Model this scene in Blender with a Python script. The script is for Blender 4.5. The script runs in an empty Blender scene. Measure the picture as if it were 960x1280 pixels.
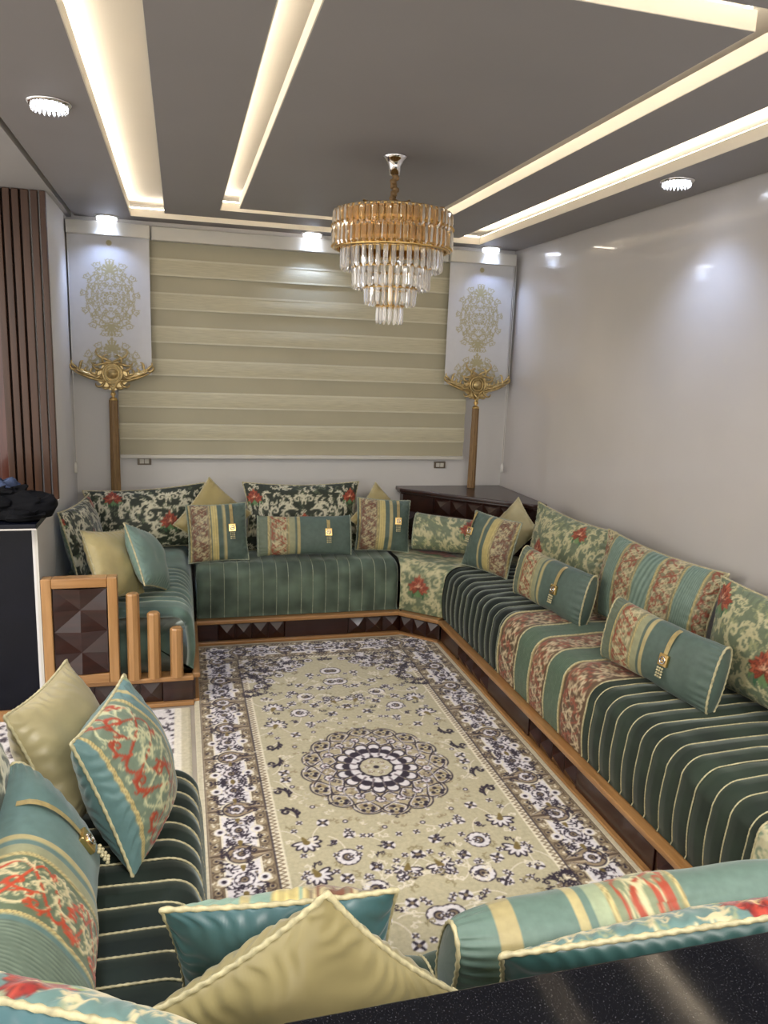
import bpy, math, random
import numpy as np
from mathutils import Matrix, Vector

random.seed(7)
RNG = np.random.RandomState(7)
SC = bpy.context.scene
COL = SC.collection
R = math.radians

# ------------------------------------------------------------------ camera
FPX, YAW, PITCH, ROLL, CAMZ = 945.1, 0.2658, 0.1923, 0.0373, 1.904
cam_d = bpy.data.cameras.new('camera')
cam = bpy.data.objects.new('camera', cam_d)
COL.objects.link(cam)
fw = Vector((math.sin(YAW) * math.cos(PITCH), math.cos(YAW) * math.cos(PITCH), -math.sin(PITCH)))
rt = Vector((math.cos(YAW), -math.sin(YAW), 0))
up = rt.cross(fw)
rt2 = math.cos(ROLL) * rt + math.sin(ROLL) * up
up2 = -math.sin(ROLL) * rt + math.cos(ROLL) * up
cam.matrix_world = Matrix(((rt2.x, up2.x, -fw.x, 0), (rt2.y, up2.y, -fw.y, 0), (rt2.z, up2.z, -fw.z, CAMZ), (0, 0, 0, 1)))
cam_d.sensor_fit = 'VERTICAL'
cam_d.sensor_height = 36.0
cam_d.lens = FPX / 1280 * 36.0
cam_d.clip_start = 0.05
SC.camera = cam

# ------------------------------------------------------------------ world, big lights, exposure
w = bpy.data.worlds.new('world')
SC.world = w
w.use_nodes = True
w.node_tree.nodes['Background'].inputs[0].default_value = (0.95, 0.93, 0.90, 1)
w.node_tree.nodes['Background'].inputs[1].default_value = 0.80
SC.view_settings.view_transform = 'Standard'
SC.view_settings.look = 'None'
SC.view_settings.exposure = 1.45
SC.view_settings.gamma = 1.0


def area_light(name, loc, size, size_y, power, col, rot=(0, 0, 0)):
    d = bpy.data.lights.new(name, 'AREA')
    d.shape = 'RECTANGLE'
    d.size, d.size_y, d.energy, d.color = size, size_y, power, col
    o = bpy.data.objects.new(name, d)
    o.location = loc
    o.rotation_euler = rot
    COL.objects.link(o)
    return o


# unseen fill lights added for ambience, from the kitchen side and the hall side
area_light('kitchen_fill', (1.0, -0.9, 2.7), 1.6, 0.8, 42, (1.0, 0.95, 0.88))
area_light('hall_fill', (-2.3, 2.6, 2.7), 0.8, 0.8, 35, (1.0, 0.95, 0.88))

# ------------------------------------------------------------------ helpers


def lin(c):
    c = np.asarray(c, float) / 255.0
    return np.where(c <= 0.04045, c / 12.92, ((c + 0.055) / 1.055) ** 2.4)


def rgba(c):
    return tuple(float(v) for v in lin(c)) + (1.0,)


def new_mesh(name, V, F, mat, smooth=True, cols=None):
    me = bpy.data.meshes.new(name)
    V = np.asarray(V, dtype=np.float32).reshape(-1, 3)
    if isinstance(F, np.ndarray) and F.ndim == 2:
        n, k = F.shape
        me.vertices.add(len(V))
        me.vertices.foreach_set('co', V.ravel())
        me.loops.add(n * k)
        me.loops.foreach_set('vertex_index', F.ravel().astype(np.int32))
        me.polygons.add(n)
        me.polygons.foreach_set('loop_start', np.arange(0, n * k, k, dtype=np.int32))
        me.polygons.foreach_set('loop_total', np.full(n, k, dtype=np.int32))
        me.update(calc_edges=True)
    else:
        me.from_pydata([tuple(map(float, v)) for v in V], [], [tuple(int(i) for i in f) for f in F])
    if cols is not None:
        at = me.color_attributes.new('Col', 'FLOAT_COLOR', 'POINT')
        c4 = np.ones((len(V), 4), np.float32)
        c4[:, :3] = lin(cols).reshape(-1, 3)
        at.data.foreach_set('color', c4.ravel())
    if mat:
        me.materials.append(mat)
    me.polygons.foreach_set('use_smooth', np.full(len(me.polygons), smooth))
    me.update()
    return me


def link(name, me, parent=None, loc=None, mat4=None):
    o = bpy.data.objects.new(name, me)
    COL.objects.link(o)
    if parent is not None:
        o.parent = parent
    if loc is not None:
        o.location = loc
    if mat4 is not None:
        o.matrix_world = mat4 if parent is None else o.matrix_world
        if parent is not None:
            o.matrix_local = mat4
    return o


def tag(o, label=None, cat=None, group=None, kind=None):
    if label:
        o['label'] = label
    if cat:
        o['category'] = cat
    if group:
        o['group'] = group
    if kind:
        o['kind'] = kind
    return o


def empty(name, loc=(0, 0, 0), rz=0):
    o = bpy.data.objects.new(name, None)
    o.empty_display_size = 0.05
    o.location = loc
    o.rotation_euler = (0, 0, rz)
    COL.objects.link(o)
    return o


class MB:
    """collects simple shapes into one mesh"""

    def __init__(self):
        self.V, self.F = [], []

    def add(self, V, F):
        b = len(self.V)
        self.V += [tuple(v) for v in V]
        self.F += [tuple(i + b for i in f) for f in F]
        return self

    def box(self, x0, x1, y0, y1, z0, z1):
        V = [(x, y, z) for z in (z0, z1) for y in (y0, y1) for x in (x0, x1)]
        return self.add(V, [(0, 2, 3, 1), (4, 5, 7, 6), (0, 1, 5, 4), (2, 6, 7, 3), (0, 4, 6, 2), (1, 3, 7, 5)])

    def prism(self, poly, z0, z1):
        n = len(poly)
        V = [(x, y, z0) for x, y in poly] + [(x, y, z1) for x, y in poly]
        F = [tuple(range(n))[::-1], tuple(range(n, 2 * n))] + [(i, (i + 1) % n, n + (i + 1) % n, n + i) for i in range(n)]
        return self.add(V, F)

    def lathe(self, prof, seg=20, c=(0, 0, 0)):
        V, F = [], []
        for r, z in prof:
            for k in range(seg):
                a = 2 * math.pi * k / seg
                V.append((c[0] + r * math.cos(a), c[1] + r * math.sin(a), c[2] + z))
        for i in range(len(prof) - 1):
            for k in range(seg):
                k2 = (k + 1) % seg
                F.append((i * seg + k, i * seg + k2, (i + 1) * seg + k2, (i + 1) * seg + k))
        return self.add(V, F)

    def tube(self, pts, rad, sides=6, closed=False):
        V, F = tube_arrays(pts, rad, sides, closed)
        return self.add(V.tolist(), F.tolist())

    def build(self, name, mat, parent=None, smooth=False, bevel=0, loc=None):
        me = new_mesh(name, self.V, self.F, mat, smooth)
        o = link(name, me, parent, loc)
        if bevel:
            m = o.modifiers.new('bevel', 'BEVEL')
            m.width = bevel
            m.segments = 2
            m.limit_method = 'ANGLE'
            for p in me.polygons:
                p.use_smooth = True
            o.modifiers.new('wn', 'WEIGHTED_NORMAL')
        return o


def frames(P, closed=False):
    P = np.asarray(P, float)
    if closed:
        T = np.roll(P, -1, 0) - np.roll(P, 1, 0)
    else:
        T = np.gradient(P, axis=0)
    T /= np.linalg.norm(T, axis=1)[:, None] + 1e-12
    N = np.zeros_like(T)
    a = np.array([0, 0, 1.0]) if abs(T[0][2]) < 0.9 else np.array([1.0, 0, 0])
    n = a - T[0] * (a @ T[0])
    n /= np.linalg.norm(n)
    for i in range(len(T)):
        n = n - T[i] * (n @ T[i])
        n /= np.linalg.norm(n) + 1e-12
        N[i] = n
    return T, N, np.cross(T, N)


def tube_arrays(pts, rad, sides=6, closed=False, twist=0.0, lobes=0.0):
    """tube along pts; with twist (turns per metre) and lobes it becomes a two-strand rope"""
    P = np.asarray(pts, float)
    T, N, B = frames(P, closed)
    n = len(P)
    r = np.broadcast_to(np.asarray(rad, float), (n,))
    d = np.concatenate([[0], np.cumsum(np.linalg.norm(np.diff(P, axis=0), axis=1))])
    a = np.linspace(0, 2 * np.pi, sides, endpoint=False)[None, :]
    ph = (2 * np.pi * twist * d)[:, None]
    rr = r[:, None] * (1 + lobes * np.cos(2 * (a - ph)))
    V = P[:, None, :] + rr[..., None] * (np.cos(a)[..., None] * N[:, None, :] + np.sin(a)[..., None] * B[:, None, :])
    V = V.reshape(-1, 3)
    i = np.arange(n if closed else n - 1)[:, None]
    k = np.arange(sides)[None, :]
    i2 = (i + 1) % n
    k2 = (k + 1) % sides
    F = np.stack([i * sides + k, i * sides + k2, i2 * sides + k2, i2 * sides + k], -1).reshape(-1, 4)
    return V, F


def resample(P, step, closed=False):
    P = np.asarray(P, float)
    if closed:
        P = np.vstack([P, P[:1]])
    d = np.concatenate([[0], np.cumsum(np.linalg.norm(np.diff(P, axis=0), axis=1))])
    n = max(4, int(d[-1] / step))
    t = np.linspace(0, d[-1], n + 1)
    if closed:
        t = t[:-1]
    return np.stack([np.interp(t, d, P[:, j]) for j in range(3)], 1)


def rope(name, pts, rad, mat, parent, step=0.004, closed=False, pitch=None):
    P = resample(pts, step, closed)
    pitch = pitch or rad * 5
    V, F = tube_arrays(P, rad, 6, closed, twist=1.0 / (2 * pitch), lobes=0.22)
    return link(name, new_mesh(name, V, F, mat, True), parent)


def gridfaces(ny, nx, wrapx=False):
    j = np.arange(ny - 1)[:, None]
    i = np.arange(nx if wrapx else nx - 1)[None, :]
    i2 = (i + 1) % nx
    return np.stack([j * nx + i, j * nx + i2, (j + 1) * nx + i2, (j + 1) * nx + i], -1).reshape(-1, 4)


# ------------------------------------------------------------------ materials
def nodes_mat(name):
    m = bpy.data.materials.new(name)
    m.use_nodes = True
    nt = m.node_tree
    b = nt.nodes['Principled BSDF']
    return m, nt, b


def noise(nt, scale, detail=4, coord='Object', stretch=None, rough=0.5):
    tc = nt.nodes.new('ShaderNodeTexCoord')
    n = nt.nodes.new('ShaderNodeTexNoise')
    n.inputs['Scale'].default_value = scale
    n.inputs['Detail'].default_value = detail
    n.inputs['Roughness'].default_value = rough
    if stretch:
        mp = nt.nodes.new('ShaderNodeMapping')
        mp.inputs['Scale'].default_value = stretch
        nt.links.new(tc.outputs[coord], mp.inputs[0])
        nt.links.new(mp.outputs[0], n.inputs['Vector'])
    else:
        nt.links.new(tc.outputs[coord], n.inputs['Vector'])
    return n


def ramp(nt, fac, stops):
    r = nt.nodes.new('ShaderNodeValToRGB')
    e = r.color_ramp.elements
    while len(e) < len(stops):
        e.new(0.5)
    for k, (p, c) in enumerate(stops):
        e[k].position = p
        e[k].color = rgba(c)
    nt.links.new(fac, r.inputs[0])
    return r


def bump(nt, b, h, strength, dist=0.01):
    bp = nt.nodes.new('ShaderNodeBump')
    bp.inputs['Strength'].default_value = strength
    bp.inputs['Distance'].default_value = dist
    nt.links.new(h, bp.inputs['Height'])
    nt.links.new(bp.outputs[0], b.inputs['Normal'])


def plain(name, col, rough=0.5, metal=0.0, vary=0.06, scale=6, bmp=0.0, bscale=300, coat=0.0, coat_r=0.05, spec=0.5, stretch=None):
    m, nt, b = nodes_mat(name)
    c = np.array(col, float)
    n = noise(nt, scale, stretch=stretch)
    rp = ramp(nt, n.outputs[0], [(0.25, np.clip(c * (1 - vary), 0, 255)), (0.75, np.clip(c * (1 + vary), 0, 255))])
    nt.links.new(rp.outputs[0], b.inputs['Base Color'])
    b.inputs['Roughness'].default_value = rough
    b.inputs['Metallic'].default_value = metal
    b.inputs['Specular IOR Level'].default_value = spec
    b.inputs['Coat Weight'].default_value = coat
    b.inputs['Coat Roughness'].default_value = coat_r
    if bmp:
        n2 = noise(nt, bscale, 2)
        bump(nt, b, n2.outputs[0], bmp, 0.002)
    return m


def wood(name, c0, c1, rough=0.3, coat=0.5, axis='x', sc=3.0):
    m, nt, b = nodes_mat(name)
    st = {'x': (1, 14, 14), 'y': (14, 1, 14), 'z': (14, 14, 1)}[axis]
    n = noise(nt, sc, 6, stretch=st, rough=0.6)
    rp = ramp(nt, n.outputs[0], [(0.3, c0), (0.7, c1)])
    nt.links.new(rp.outputs[0], b.inputs['Base Color'])
    b.inputs['Roughness'].default_value = rough
    b.inputs['Coat Weight'].default_value = coat
    b.inputs['Coat Roughness'].default_value = 0.1
    bump(nt, b, n.outputs[0], 0.08, 0.003)
    return m


def painted(name, rough, sheen=0.0, spec=0.5, bmp=0.15, bscale=500, vary=0.12, vscale=10, sheen_tint=(1, 1, 1), aniso=0.0):
    """fabric whose dye pattern sits in the mesh's colour attribute; weave and nap come from noise"""
    m, nt, b = nodes_mat(name)
    at = nt.nodes.new('ShaderNodeAttribute')
    at.attribute_name = 'Col'
    n = noise(nt, vscale, 5)
    mr = nt.nodes.new('ShaderNodeMapRange')
    mr.inputs[1].default_value = 0.3
    mr.inputs[2].default_value = 0.7
    mr.inputs[3].default_value = 1 - vary
    mr.inputs[4].default_value = 1 + vary
    nt.links.new(n.outputs[0], mr.inputs[0])
    mx = nt.nodes.new('ShaderNodeVectorMath')
    mx.operation = 'SCALE'
    nt.links.new(at.outputs['Color'], mx.inputs[0])
    nt.links.new(mr.outputs[0], mx.inputs['Scale'])
    nt.links.new(mx.outputs[0], b.inputs['Base Color'])
    b.inputs['Roughness'].default_value = rough
    b.inputs['Specular IOR Level'].default_value = spec
    b.inputs['Sheen Weight'].default_value = sheen
    b.inputs['Sheen Roughness'].default_value = 0.35
    b.inputs['Sheen Tint'].default_value = (*sheen_tint, 1)
    n2 = noise(nt, bscale, 2)
    bump(nt, b, n2.outputs[0], bmp, 0.002)
    return m


def emit(name, col, strength):
    m, nt, b = nodes_mat(name)
    b.inputs['Base Color'].default_value = rgba(col)
    b.inputs['Emission Color'].default_value = rgba(col)
    b.inputs['Emission Strength'].default_value = strength
    return m


M = {}
M['wall'] = plain('wall_paint', (214, 211, 208), 0.55, vary=0.012, scale=2, bmp=0.05)
M['gloss_wall'] = plain('polished_wall', (200, 194, 189), 0.32, vary=0.03, scale=1.2, coat=1.0, coat_r=0.05)
M['ceil'] = plain('grey_ceiling_paint', (146, 142, 142), 0.6, vary=0.015, scale=2)
M['beam'] = plain('pale_beam_paint', (176, 173, 172), 0.6, vary=0.015, scale=2)
M['cream'] = plain('cream_cove_paint', (226, 219, 206), 0.6, vary=0.012, scale=2)
M['floor'] = plain('floor_tile', (170, 160, 145), 0.2, vary=0.05, scale=4)
M['led'] = emit('warm_led_tape', (255, 243, 224), 7.5)
M['spot'] = emit('cool_led_disc', (225, 235, 255), 10)
M['oak'] = wood('light_oak', (150, 106, 60), (180, 134, 84), 0.3, 0.5)
M['oak_y'] = wood('light_oak_lengthwise', (148, 104, 58), (178, 132, 82), 0.3, 0.5, 'y')
M['oak_z'] = wood('light_oak_upright', (160, 116, 68), (188, 142, 90), 0.35, 0.4, 'z')
M['mahog'] = wood('dark_mahogany', (34, 14, 8), (54, 24, 15), 0.3, 0.4, 'x', 2)
M['mahog_y'] = wood('dark_mahogany_lengthwise', (36, 15, 9), (60, 27, 17), 0.3, 0.4, 'y', 2)
M['slat'] = wood('walnut_slat', (62, 38, 23), (84, 54, 34), 0.45, 0.1, 'z', 2)
M['slat_gap'] = plain('dark_slat_backing', (52, 32, 22), 0.6)
M['door'] = wood('red_brown_door', (70, 30, 16), (104, 50, 28), 0.3, 0.6, 'z', 2)
M['navy'] = plain('dark_navy_panel', (12, 14, 24), 0.25, vary=0.15, coat=0.0, spec=.25)
M['gold'] = plain('antique_gold', (226, 190, 124), 0.28, 1.0, vary=0.1, scale=30)
M['goldd'] = plain('dull_gold', (170, 130, 75), 0.4, 1.0, vary=0.12, scale=40)
M['gilt'] = plain('gilt_resin', (190, 166, 116), 0.32, 0.75, vary=0.15, scale=40)
M['chrome'] = plain('chrome', (225, 222, 220), 0.1, 1.0, vary=0.02)
M['rope'] = plain('cream_gold_cord', (182, 172, 134), 0.5, 0.0, vary=0.15, scale=60)
M['rope_s'] = plain('silver_cord', (146, 152, 130), 0.5, 0.0, vary=0.15, scale=60)
M['velvet'] = painted('velvet', 0.62, 0.55, 0.25, 0.12, 700, 0.30, 7, (0.9, 1.0, 0.92))
M['satin'] = painted('satin', 0.36, 0.3, 0.55, 0.06, 900, 0.10, 9)
M['brocade'] = painted('brocade', 0.5, 0.25, 0.4, 0.25, 900, 0.10, 40)
M['carpet'] = painted('carpet_pile', 0.9, 0.3, 0.1, 0.35, 900, 0.10, 60)
M['print'] = painted('printed_blind_cloth', 0.55, 0.0, 0.3, 0.05, 900, 0.02, 20)
M['ribbon'] = plain('gold_ribbon', (176, 156, 104), 0.35, 0.25, vary=0.1, scale=50)
M['tassel'] = wood('gold_fringe', (112, 84, 50), (150, 118, 74), 0.5, 0.0, 'z', 12)
M['blind_a'] = plain('blind_dense_band', (192, 185, 158), 0.6, vary=0.06, scale=3, stretch=(3, 1, 60), bmp=0.1)
M['blind_b'] = plain('blind_sheer_band', (176, 169, 144), 0.6, vary=0.02, scale=3)
M['blind_e'] = plain('blind_band_edge', (206, 201, 178), 0.6, vary=0.02)
M['cassette'] = plain('cream_blind_cassette', (206, 202, 192), 0.4, vary=0.01)
M['white_pl'] = plain('white_plastic', (225, 222, 215), 0.4, vary=0.01)
M['socket'] = plain('bronze_socket_frame', (110, 98, 84), 0.35, 0.4)
M['denim'] = plain('blue_cotton', (64, 76, 104), 0.85, vary=0.3, scale=12, bmp=0.3)
M['black'] = plain('black_cloth', (7, 7, 10), 0.85, vary=0.2, bmp=0.3, spec=.2)
M['shadow_gap'] = plain('dark_gap', (40, 38, 38), 0.8)


def granite():
    m, nt, b = nodes_mat('black_granite')
    n = noise(nt, 430, 2)
    rp = ramp(nt, n.outputs[0], [(0.63, (9, 10, 15)), (0.74, (80, 80, 84))])
    nt.links.new(rp.outputs[0], b.inputs['Base Color'])
    b.inputs['Roughness'].default_value = 0.07
    b.inputs['Specular IOR Level'].default_value = 0.6
    return m


M['granite'] = granite()


def crystal(name, col, rough, ior=1.5):
    m, nt, b = nodes_mat(name)
    b.inputs['Base Color'].default_value = rgba(col)
    b.inputs['Roughness'].default_value = rough
    b.inputs['IOR'].default_value = ior
    b.inputs['Transmission Weight'].default_value = 0.8
    b.inputs['Coat Weight'].default_value = 0.6
    b.inputs['Coat Roughness'].default_value = 0.03
    return m


M['amber'] = crystal('amber_crystal', (244, 212, 158), 0.03)
M['clear'] = crystal('clear_crystal', (250, 246, 240), 0.03)


# ------------------------------------------------------------------ painter: dye patterns for cloth
class Canvas:
    def __init__(s, w, h, ppm, ground):
        s.w, s.h, s.ppm = w, h, ppm
        s.nx, s.ny = int(w * ppm) + 1, int(h * ppm) + 1
        s.C = np.empty((s.ny, s.nx, 3), np.float32)
        s.C[:] = ground
        s.H = np.zeros((s.ny, s.nx), np.float32)
        s.xf = [lambda x, y: (x, y)]

    def mirror_x(s, cx=None):
        cx = s.w / 2 if cx is None else cx
        s.xf = [lambda x, y: (x, y), lambda x, y: (2 * cx - x, y)]
        return s

    def mirror_xy(s):
        W, H = s.w, s.h
        s.xf = [lambda x, y: (x, y), lambda x, y: (W - x, y), lambda x, y: (x, H - y), lambda x, y: (W - x, H - y)]
        return s

    def no_mirror(s):
        s.xf = [lambda x, y: (x, y)]
        return s

    def disc(s, x, y, r, col, h=None):
        col = np.asarray(col, np.float32)
        for f in s.xf:
            X, Y = f(x, y)
            px, py, pr = X * s.ppm, Y * s.ppm, max(r * s.ppm, 0.5)
            x0, x1 = max(0, int(px - pr - 1)), min(s.nx, int(px + pr + 2))
            y0, y1 = max(0, int(py - pr - 1)), min(s.ny, int(py + pr + 2))
            if x0 >= x1 or y0 >= y1:
                continue
            d = np.hypot(np.arange(x0, x1)[None, :] - px, np.arange(y0, y1)[:, None] - py)
            a = np.clip(pr - d + 0.5, 0, 1)[..., None]
            if r * s.ppm < 0.5:
                a = a * (r * s.ppm * 2)
            s.C[y0:y1, x0:x1] = s.C[y0:y1, x0:x1] * (1 - a) + col * a
            if h is not None:
                s.H[y0:y1, x0:x1] = s.H[y0:y1, x0:x1] * (1 - a[..., 0]) + h * np.sqrt(np.clip(1 - (d / (pr + 1)) ** 2, 0.15, 1)) * a[..., 0]

    def stroke(s, P, w0, w1, col, h=None, mid=None):
        P = np.asarray(P, float)
        d = np.concatenate([[0], np.cumsum(np.hypot(*np.diff(P, axis=0).T))])
        L = d[-1]
        if L <= 0:
            return
        t = 0.0
        while t <= L:
            u = t / L
            r = (w0 + (w1 - w0) * u) / 2 if mid is None else (w0 * (1 - u) + w1 * u + (mid - (w0 + w1) / 2) * 4 * u * (1 - u)) / 2
            s.disc(np.interp(t, d, P[:, 0]), np.interp(t, d, P[:, 1]), r, col, h)
            t += max(r * 0.6, 0.45 / s.ppm)

    def rect(s, x0, x1, y0, y1, col, h=None):
        i0, i1, j0, j1 = [int(round(v * s.ppm)) for v in (x0, x1, y0, y1)]
        s.C[max(j0, 0):max(j1, 0), max(i0, 0):max(i1, 0)] = col
        if h is not None:
            s.H[max(j0, 0):max(j1, 0), max(i0, 0):max(i1, 0)] = h

    def ring(s, x, y, r, wd, col, h=None, ex=1.0):
        a = np.linspace(0, 2 * np.pi, 50)
        s.stroke(np.stack([x + r * np.cos(a), y + ex * r * np.sin(a)], 1), wd, wd, col, h)

    def sample(s, X, Y, A=None):
        A = s.C if A is None else A
        fx = np.clip(X * s.ppm, 0, s.nx - 1.001)
        fy = np.clip(Y * s.ppm, 0, s.ny - 1.001)
        i, j = fx.astype(int), fy.astype(int)
        a, b = fx - i, fy - j
        if A.ndim == 3:
            a, b = a[..., None], b[..., None]
        return A[j, i] * (1 - a) * (1 - b) + A[j, i + 1] * a * (1 - b) + A[j + 1, i] * (1 - a) * b + A[j + 1, i + 1] * a * b


def curl(x, y, ang, L, k0, k1, n=26):
    """a path whose curvature grows: a scroll"""
    P = [(x, y)]
    ds = L / n
    for i in range(n):
        u = i / n
        ang += (k0 + (k1 - k0) * u * u) * ds
        x += math.cos(ang) * ds
        y += math.sin(ang) * ds
        P.append((x, y))
    return P


def acanthus(c, x, y, deg, S, cw, col, wd=0.16, leaves=5, h=0.0015):
    a = R(deg)
    L = S * 3.3
    P = curl(x, y, a, L, 0.5 * cw / S, 5.2 * cw / S)
    c.stroke(P, S * wd * 0.55, S * wd * 0.5, col, h, mid=S * wd)
    ex, ey = P[-1]
    c.disc(ex, ey, S * wd * 0.55, col, h)
    n = len(P)
    for k in range(leaves):
        i = int(n * (0.12 + 0.62 * k / max(1, leaves)))
        dx, dy = P[i + 1][0] - P[i][0], P[i + 1][1] - P[i][1]
        b = math.atan2(dy, dx) - cw * R(62)
        Q = curl(P[i][0], P[i][1], b, S * (0.62 - 0.06 * k), 1.0 * cw / S, 5.5 * cw / S, 9)
        c.stroke(Q, S * wd * 0.5, S * wd * 0.25, col, h, mid=S * wd * 0.85)


def flower(c, x, y, S, deg=90, cols=((150, 52, 34), (196, 88, 56), (226, 150, 112)), green=((60, 98, 62), (96, 130, 80))):
    for sg in (-1, 1):
        for k, (a, l) in enumerate(((55, 1.25), (88, 1.3), (120, 1.2), (150, .9))):
            c.stroke(curl(x, y - 0.1 * S, R(deg + sg * a), S * l, sg * 0.6 / S, sg * 2.5 / S, 8), S * 0.05, S * 0.03, green[k % 2], 0.001, mid=S * 0.34)
    dark = tuple(v * .62 for v in cols[0])
    for ring, (l, nn, wd) in enumerate(((1.08, 11, 0.30), (0.86, 10, 0.26), (0.62, 8, 0.22), (0.38, 5, 0.16))):
        for k in range(nn):
            a = (k - (nn - 1) / 2) * (270 - ring * 35) / (nn - 1)
            ll = S * l * (0.9 + 0.15 * math.cos(R(a * 4)))
            Q = curl(x, y, R(deg + a), ll, 0, a * 0.01 / S, 5)
            c.stroke(Q, S * 0.06, S * 0.10, dark, 0.0015, mid=S * (wd + .05))
            c.stroke(Q, S * 0.04, S * 0.08, cols[(ring + k) % 2 if ring < 3 else 2], 0.002, mid=S * (wd - .05))
            if (k + ring) % 2 == 0:
                c.stroke(Q[1:4], S * .03, S * .03, cols[2], .0025)
    c.disc(x, y + 0.1 * S, 0.10 * S, (226, 188, 150), 0.003)


def damask(w, h, ppm, ground, scroll, scroll2, per=0.42, seed=1, fl=None, off=0.0, leafg=((58, 96, 60), (96, 130, 80)), dens=1.0, fs=1.0):
    """repeating floral brocade: mirrored scrolls around blossoms; off = where the first full blossom stands"""
    c = Canvas(w, h, ppm, ground)
    rnd = random.Random(seed)
    fl = fl or ((150, 66, 44), (182, 98, 68), (206, 148, 116))
    per = .74
    for k in range(int(w * h * 200 * dens)):
        acanthus(c, rnd.random() * w, rnd.random() * h, rnd.random() * 360, 0.026, rnd.choice((-1, 1)), scroll2, 0.22, 2, 0.0006)
    i0 = -int(off / per) - 2
    lst = ((.03, .09, 5, .088, 1), (.03, .13, 75, .070, -1), (.05, .29, 25, .085, -1), (.015, .33, 95, .070, 1), (.14, .40, 200, .062, 1), (.16, .02, 70, .080, 1), (.20, .20, 30, .080, 1),
           (.19, .30, 120, .060, 1), (.30, .06, 100, .080, -1), (.31, .24, 60, .070, 1), (.35, .16, 250, .060, -1), (.28, .40, 250, .065, 1), (.10, .20, -20, .050, 1), (.24, .42, 20, .05, -1))
    for i in range(i0, int(w / per) + 2):
        cx = i * per + off
        for by in (-.45, 0, .45, .90, 1.35):
            if by > h + .1:
                continue
            c.mirror_x(cx)
            for (a, b_, dg, S, cw) in lst:
                acanthus(c, cx + a, by + b_, dg, S * .80, cw, scroll, 0.24, 6)
    # fill what is still bare with smaller scrolls
    c.no_mirror()
    for k in range(int(w * h * 900)):
        x, y = rnd.random() * w, rnd.random() * h
        i, j, q = int(x * ppm), int(y * ppm), int(.020 * ppm)
        if c.H[max(0, j - q):j + q, max(0, i - q):i + q].max(initial=0) < .0011:
            acanthus(c, x, y, rnd.random() * 360, 0.030, rnd.choice((-1, 1)), scroll, 0.24, 4, .0013)
    for i in range(i0, int(w / per) + 2):
        cx = i * per + off
        for by in (-.45, 0, .45, .90, 1.35):
            if by > h + .1:
                continue
            flower(c, cx, by + .19, .066 * fs, 90, fl, leafg)
            flower(c, cx + per / 2, by + .385, .060 * fs, 90, fl, leafg)
    return c


def vine_band(c, x0, x1, col_a=(216, 204, 164), col_b=(158, 66, 48), braid=(196, 178, 122), ground=None, seed=3):
    """an embroidered band between x0 and x1 with two interlaced vines and braided edges"""
    if ground is not None:
        c.rect(x0, x1, 0, c.h + 1, ground)
    b = x1 - x0
    m = (x0 + x1) / 2
    rnd = random.Random(seed)
    y = -0.02
    for i in range(int(c.h / 0.014) + 2):
        yy = i * 0.014
        for sg in (-1, 1):
            acanthus(c, m + rnd.uniform(-.4, .4) * b, yy, rnd.uniform(0, 360), .013, sg, col_a, 0.18, 2, .0012)
    t = np.linspace(-0.02, c.h + 0.02, int(c.h * 120))
    per = b * 1.0
    for ph, col, wd in ((0, col_a, .006), (math.pi, col_b, .007), (math.pi / 2, col_a, .004), (-math.pi / 2, col_b, .0055)):
        P = np.stack([m + 0.36 * b * np.sin(2 * np.pi * t / per + ph), t], 1)
        c.stroke(P, wd, wd, col, .0022)
    k = 0
    while y < c.h + .03:
        sg = 1 if k % 2 else -1
        acanthus(c, m + sg * .1 * b, y, 90 - sg * 30, b * .20, sg, col_b if k % 3 == 0 else col_a, 0.2, 3, .002)
        for q in range(3):
            c.disc(m + sg * .3 * b + .006 * math.cos(q * 2.1), y + .02 + .006 * math.sin(q * 2.1), .005, col_b, .002)
        acanthus(c, m - sg * .22 * b, y + .1 * b, 90 + sg * 70, b * .16, -sg, col_b if k % 2 else col_a, 0.22, 3, .002)
        y += b * .27
        k += 1
    for xe in (x0, x1):
        c.stroke([(xe, 0), (xe, c.h)], .011, .011, braid, .0018)
        yy = 0
        while yy < c.h:
            c.stroke([(xe - .005, yy), (xe + .005, yy + .007)], .002, .002, (140, 124, 80), .0008)
            yy += .009
    return c


TEAL = (84, 100, 90)
SAGE = (104, 114, 94)
GOLDC = (186, 172, 122)
RIB = (176, 162, 114)


def fine_pleats(c, x0, x1, a, b, horizontal=False):
    i0, i1 = int(x0 * c.ppm), int(x1 * c.ppm)
    yy = np.arange(c.ny)[:, None] / c.ppm
    xx = np.arange(i0, min(i1, c.nx))[None, :] / c.ppm
    t = 0.5 + 0.5 * np.sin(2 * np.pi * (yy * 6 + xx * 110) if not horizontal else 2 * np.pi * (yy * 110 + xx * 4))
    t = t[..., None]
    c.C[:, i0:i1] = np.array(a) * t + np.array(b) * (1 - t)
    c.H[:, i0:i1] = 0.0012 * t[..., 0]


def can_square(w, h, ppm, flip=False, teal=TEAL, eg=(118, 104, 84), seed=1):
    c = Canvas(w, h, ppm, teal)
    k = w / .40
    vine_band(c, .015 * k, .145 * k, (184, 170, 130), (112, 72, 54), ground=eg, seed=seed)
    c.rect(.155 * k, .20 * k, 0, h + 1, (176, 160, 104), .001)
    for q in range(3):
        c.stroke([((.160 + .016 * q) * k, 0), ((.160 + .016 * q) * k, h)], .006, .006, (206, 188, 124), .002)
    c.rect(.232 * k, .25 * k, 0, h + 1, RIB, .001)
    if flip:
        c.C = c.C[:, ::-1].copy()
        c.H = c.H[:, ::-1].copy()
    return c


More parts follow.
